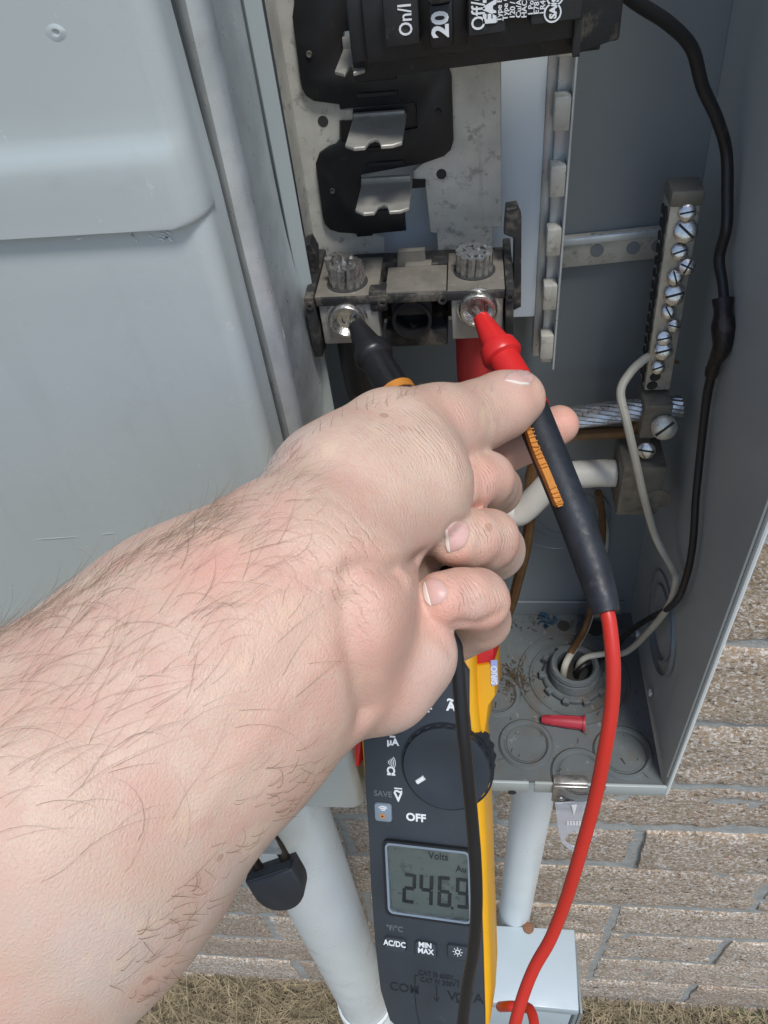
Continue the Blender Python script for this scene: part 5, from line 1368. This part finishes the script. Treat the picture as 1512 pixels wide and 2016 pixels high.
NAILS = [
    ([(992, 748), (1006, 752), (1025, 757), (1042, 758), (1052, 747), (1053, 735), (1044, 727), (1025, 727), (1008, 731), (997, 739)], [(992, 747), (1006, 752), (1025, 757), (1042, 759)]),
    ([(875, 1049), (883, 1037), (897, 1026), (915, 1028), (924, 1039), (923, 1057), (915, 1075), (897, 1085), (881, 1087), (876, 1069)], [(876, 1052), (878, 1069), (883, 1086)]),
    ([(832, 1152), (836, 1143), (850, 1139), (869, 1145), (881, 1162), (879, 1176), (866, 1188), (846, 1192), (836, 1180)], [(822, 1144), (824, 1160), (831, 1180), (840, 1193)]),
]
for o2, e2 in NAILS: nail(o2, edge=e2)
for o2 in ([(875, 1050), (880, 1042), (883, 1060), (887, 1086), (881, 1087), (876, 1069)], [(832, 1152), (836, 1144), (840, 1152), (845, 1172), (850, 1191), (845, 1192), (836, 1180)], [(993, 749), (1008, 749), (1025, 753), (1041, 754), (1043, 758), (1025, 758), (1006, 753)]):
    nail(o2, .00034, None, 'nail_tip', 'nail_edge')
# hair on the forearm
def hairs():
    bm = NB(); ran = random.Random(11)
    up_e = [(-260, 1360), (-120, 1285), (0, 1215), (100, 1160), (250, 1090), (380, 1010), (480, 930), (545, 885), (620, 845)]
    def edge_pt(t):
        f = t * (len(up_e) - 1); i = min(int(f), len(up_e) - 2); k = f - i
        return np.array(up_e[i]) * (1 - k) + np.array(up_e[i + 1]) * k
    right = V(ROT @ np.array([1., 0, 0])); upv = V(ROT @ np.array([0, -1., 0]))
    def strand_(h_, d0, L, curl, r):
        p = h_[0].copy(); n0 = h_[1]; d = d0.normalized(); pts = [p - n0 * .0003]
        sgn = ran.choice((-1, 1)); ax = n0.lerp(V(ROT @ np.array([0, 0, -1.])), .6).normalized()
        for i in range(6):
            p = p + d * (L / 6); q = tree.find_nearest(p)
            if q[0] is not None and (p - q[0]).dot(q[1]) < .0004: p = q[0] + q[1] * .0005
            pts.append(p.copy())
            d = (Matrix.Rotation(sgn * curl / 6, 3, ax) @ d); d = (d - n0 * .05).normalized()
        tube(bm, pts, [r, r, r, r * .9, r * .7, r * .45, r * .2], n=4, sp=False, cap=False)
    cnt = 0
    for i in range(760):
        t = ran.random() * .9; e = edge_pt(t)
        fringe = ran.random() < .42
        s = abs(ran.gauss(0, .05)) if fringe else abs(ran.gauss(0, .46 if t < .5 else .24 if t < .75 else .10))
        q = e + np.array([.52, .855]) * (4 + s * 640)
        h_ = hit(*q)
        if h_[0] is None: continue
        if t > .68 and ran.random() < .62: continue
        if s > .3 and ran.random() < .35: continue
        a = ran.gauss(.72 if s > .12 else 1.0, .30)      # lies up and towards the hand
        d = right * math.cos(a) + upv * math.sin(a)
        d = d - h_[1] * d.dot(h_[1]) + h_[1] * ran.uniform(.06, .34)
        strand_(h_, d, ran.uniform(.007, .017 if fringe else .02) * (1 if t < .75 else .7), ran.gauss(.7, .5), ran.uniform(.00003, .000048) if fringe else ran.uniform(.00002, .000036))
    lo_e = [(290, 2010), (350, 1890), (430, 1765), (540, 1645), (600, 1572), (640, 1520)]
    for i in range(100):
        f = ran.random() * (len(lo_e) - 1); k = int(min(f, len(lo_e) - 2)); e = np.array(lo_e[k]) * (1 - (f - k)) + np.array(lo_e[k + 1]) * (f - k)
        q = e + np.array([-.75, -.55]) * (4 + abs(ran.gauss(0, 50))); h_ = hit(*q)
        if h_[0] is None: continue
        a = ran.gauss(.3, .5); d = right * math.cos(a) + upv * math.sin(a); d = d - h_[1] * d.dot(h_[1]) + h_[1] * ran.uniform(.15, .6)
        strand_(h_, d, ran.uniform(.003, .007), ran.gauss(.8, .6), ran.uniform(.00004, .00006))
    for i in range(26):    # sparse fine hair on the back of the thumb side
        q = (ran.uniform(600, 980), 0); yy = np.interp(q[0], [600, 700, 800, 900, 980], [860, 805, 775, 768, 760]) + abs(ran.gauss(4, 6))
        h_ = hit(q[0], yy)
        if h_[0] is None: continue
        d = right * ran.uniform(-.2, 1) + upv * .7 + h_[1] * ran.uniform(.2, .6); strand_(h_, d, ran.uniform(.003, .006), .6, .00004)
    me = bpy.data.meshes.new('arm_hair'); bm.to_mesh(me); bm.free()
    hm = pm('arm_hair', (.20, .12, .068), .45, var=.5, vs_=120, bump=0)
    obj_me('arm_hair', me, hm, hand, smooth=180, kind='stuff')
hairs()
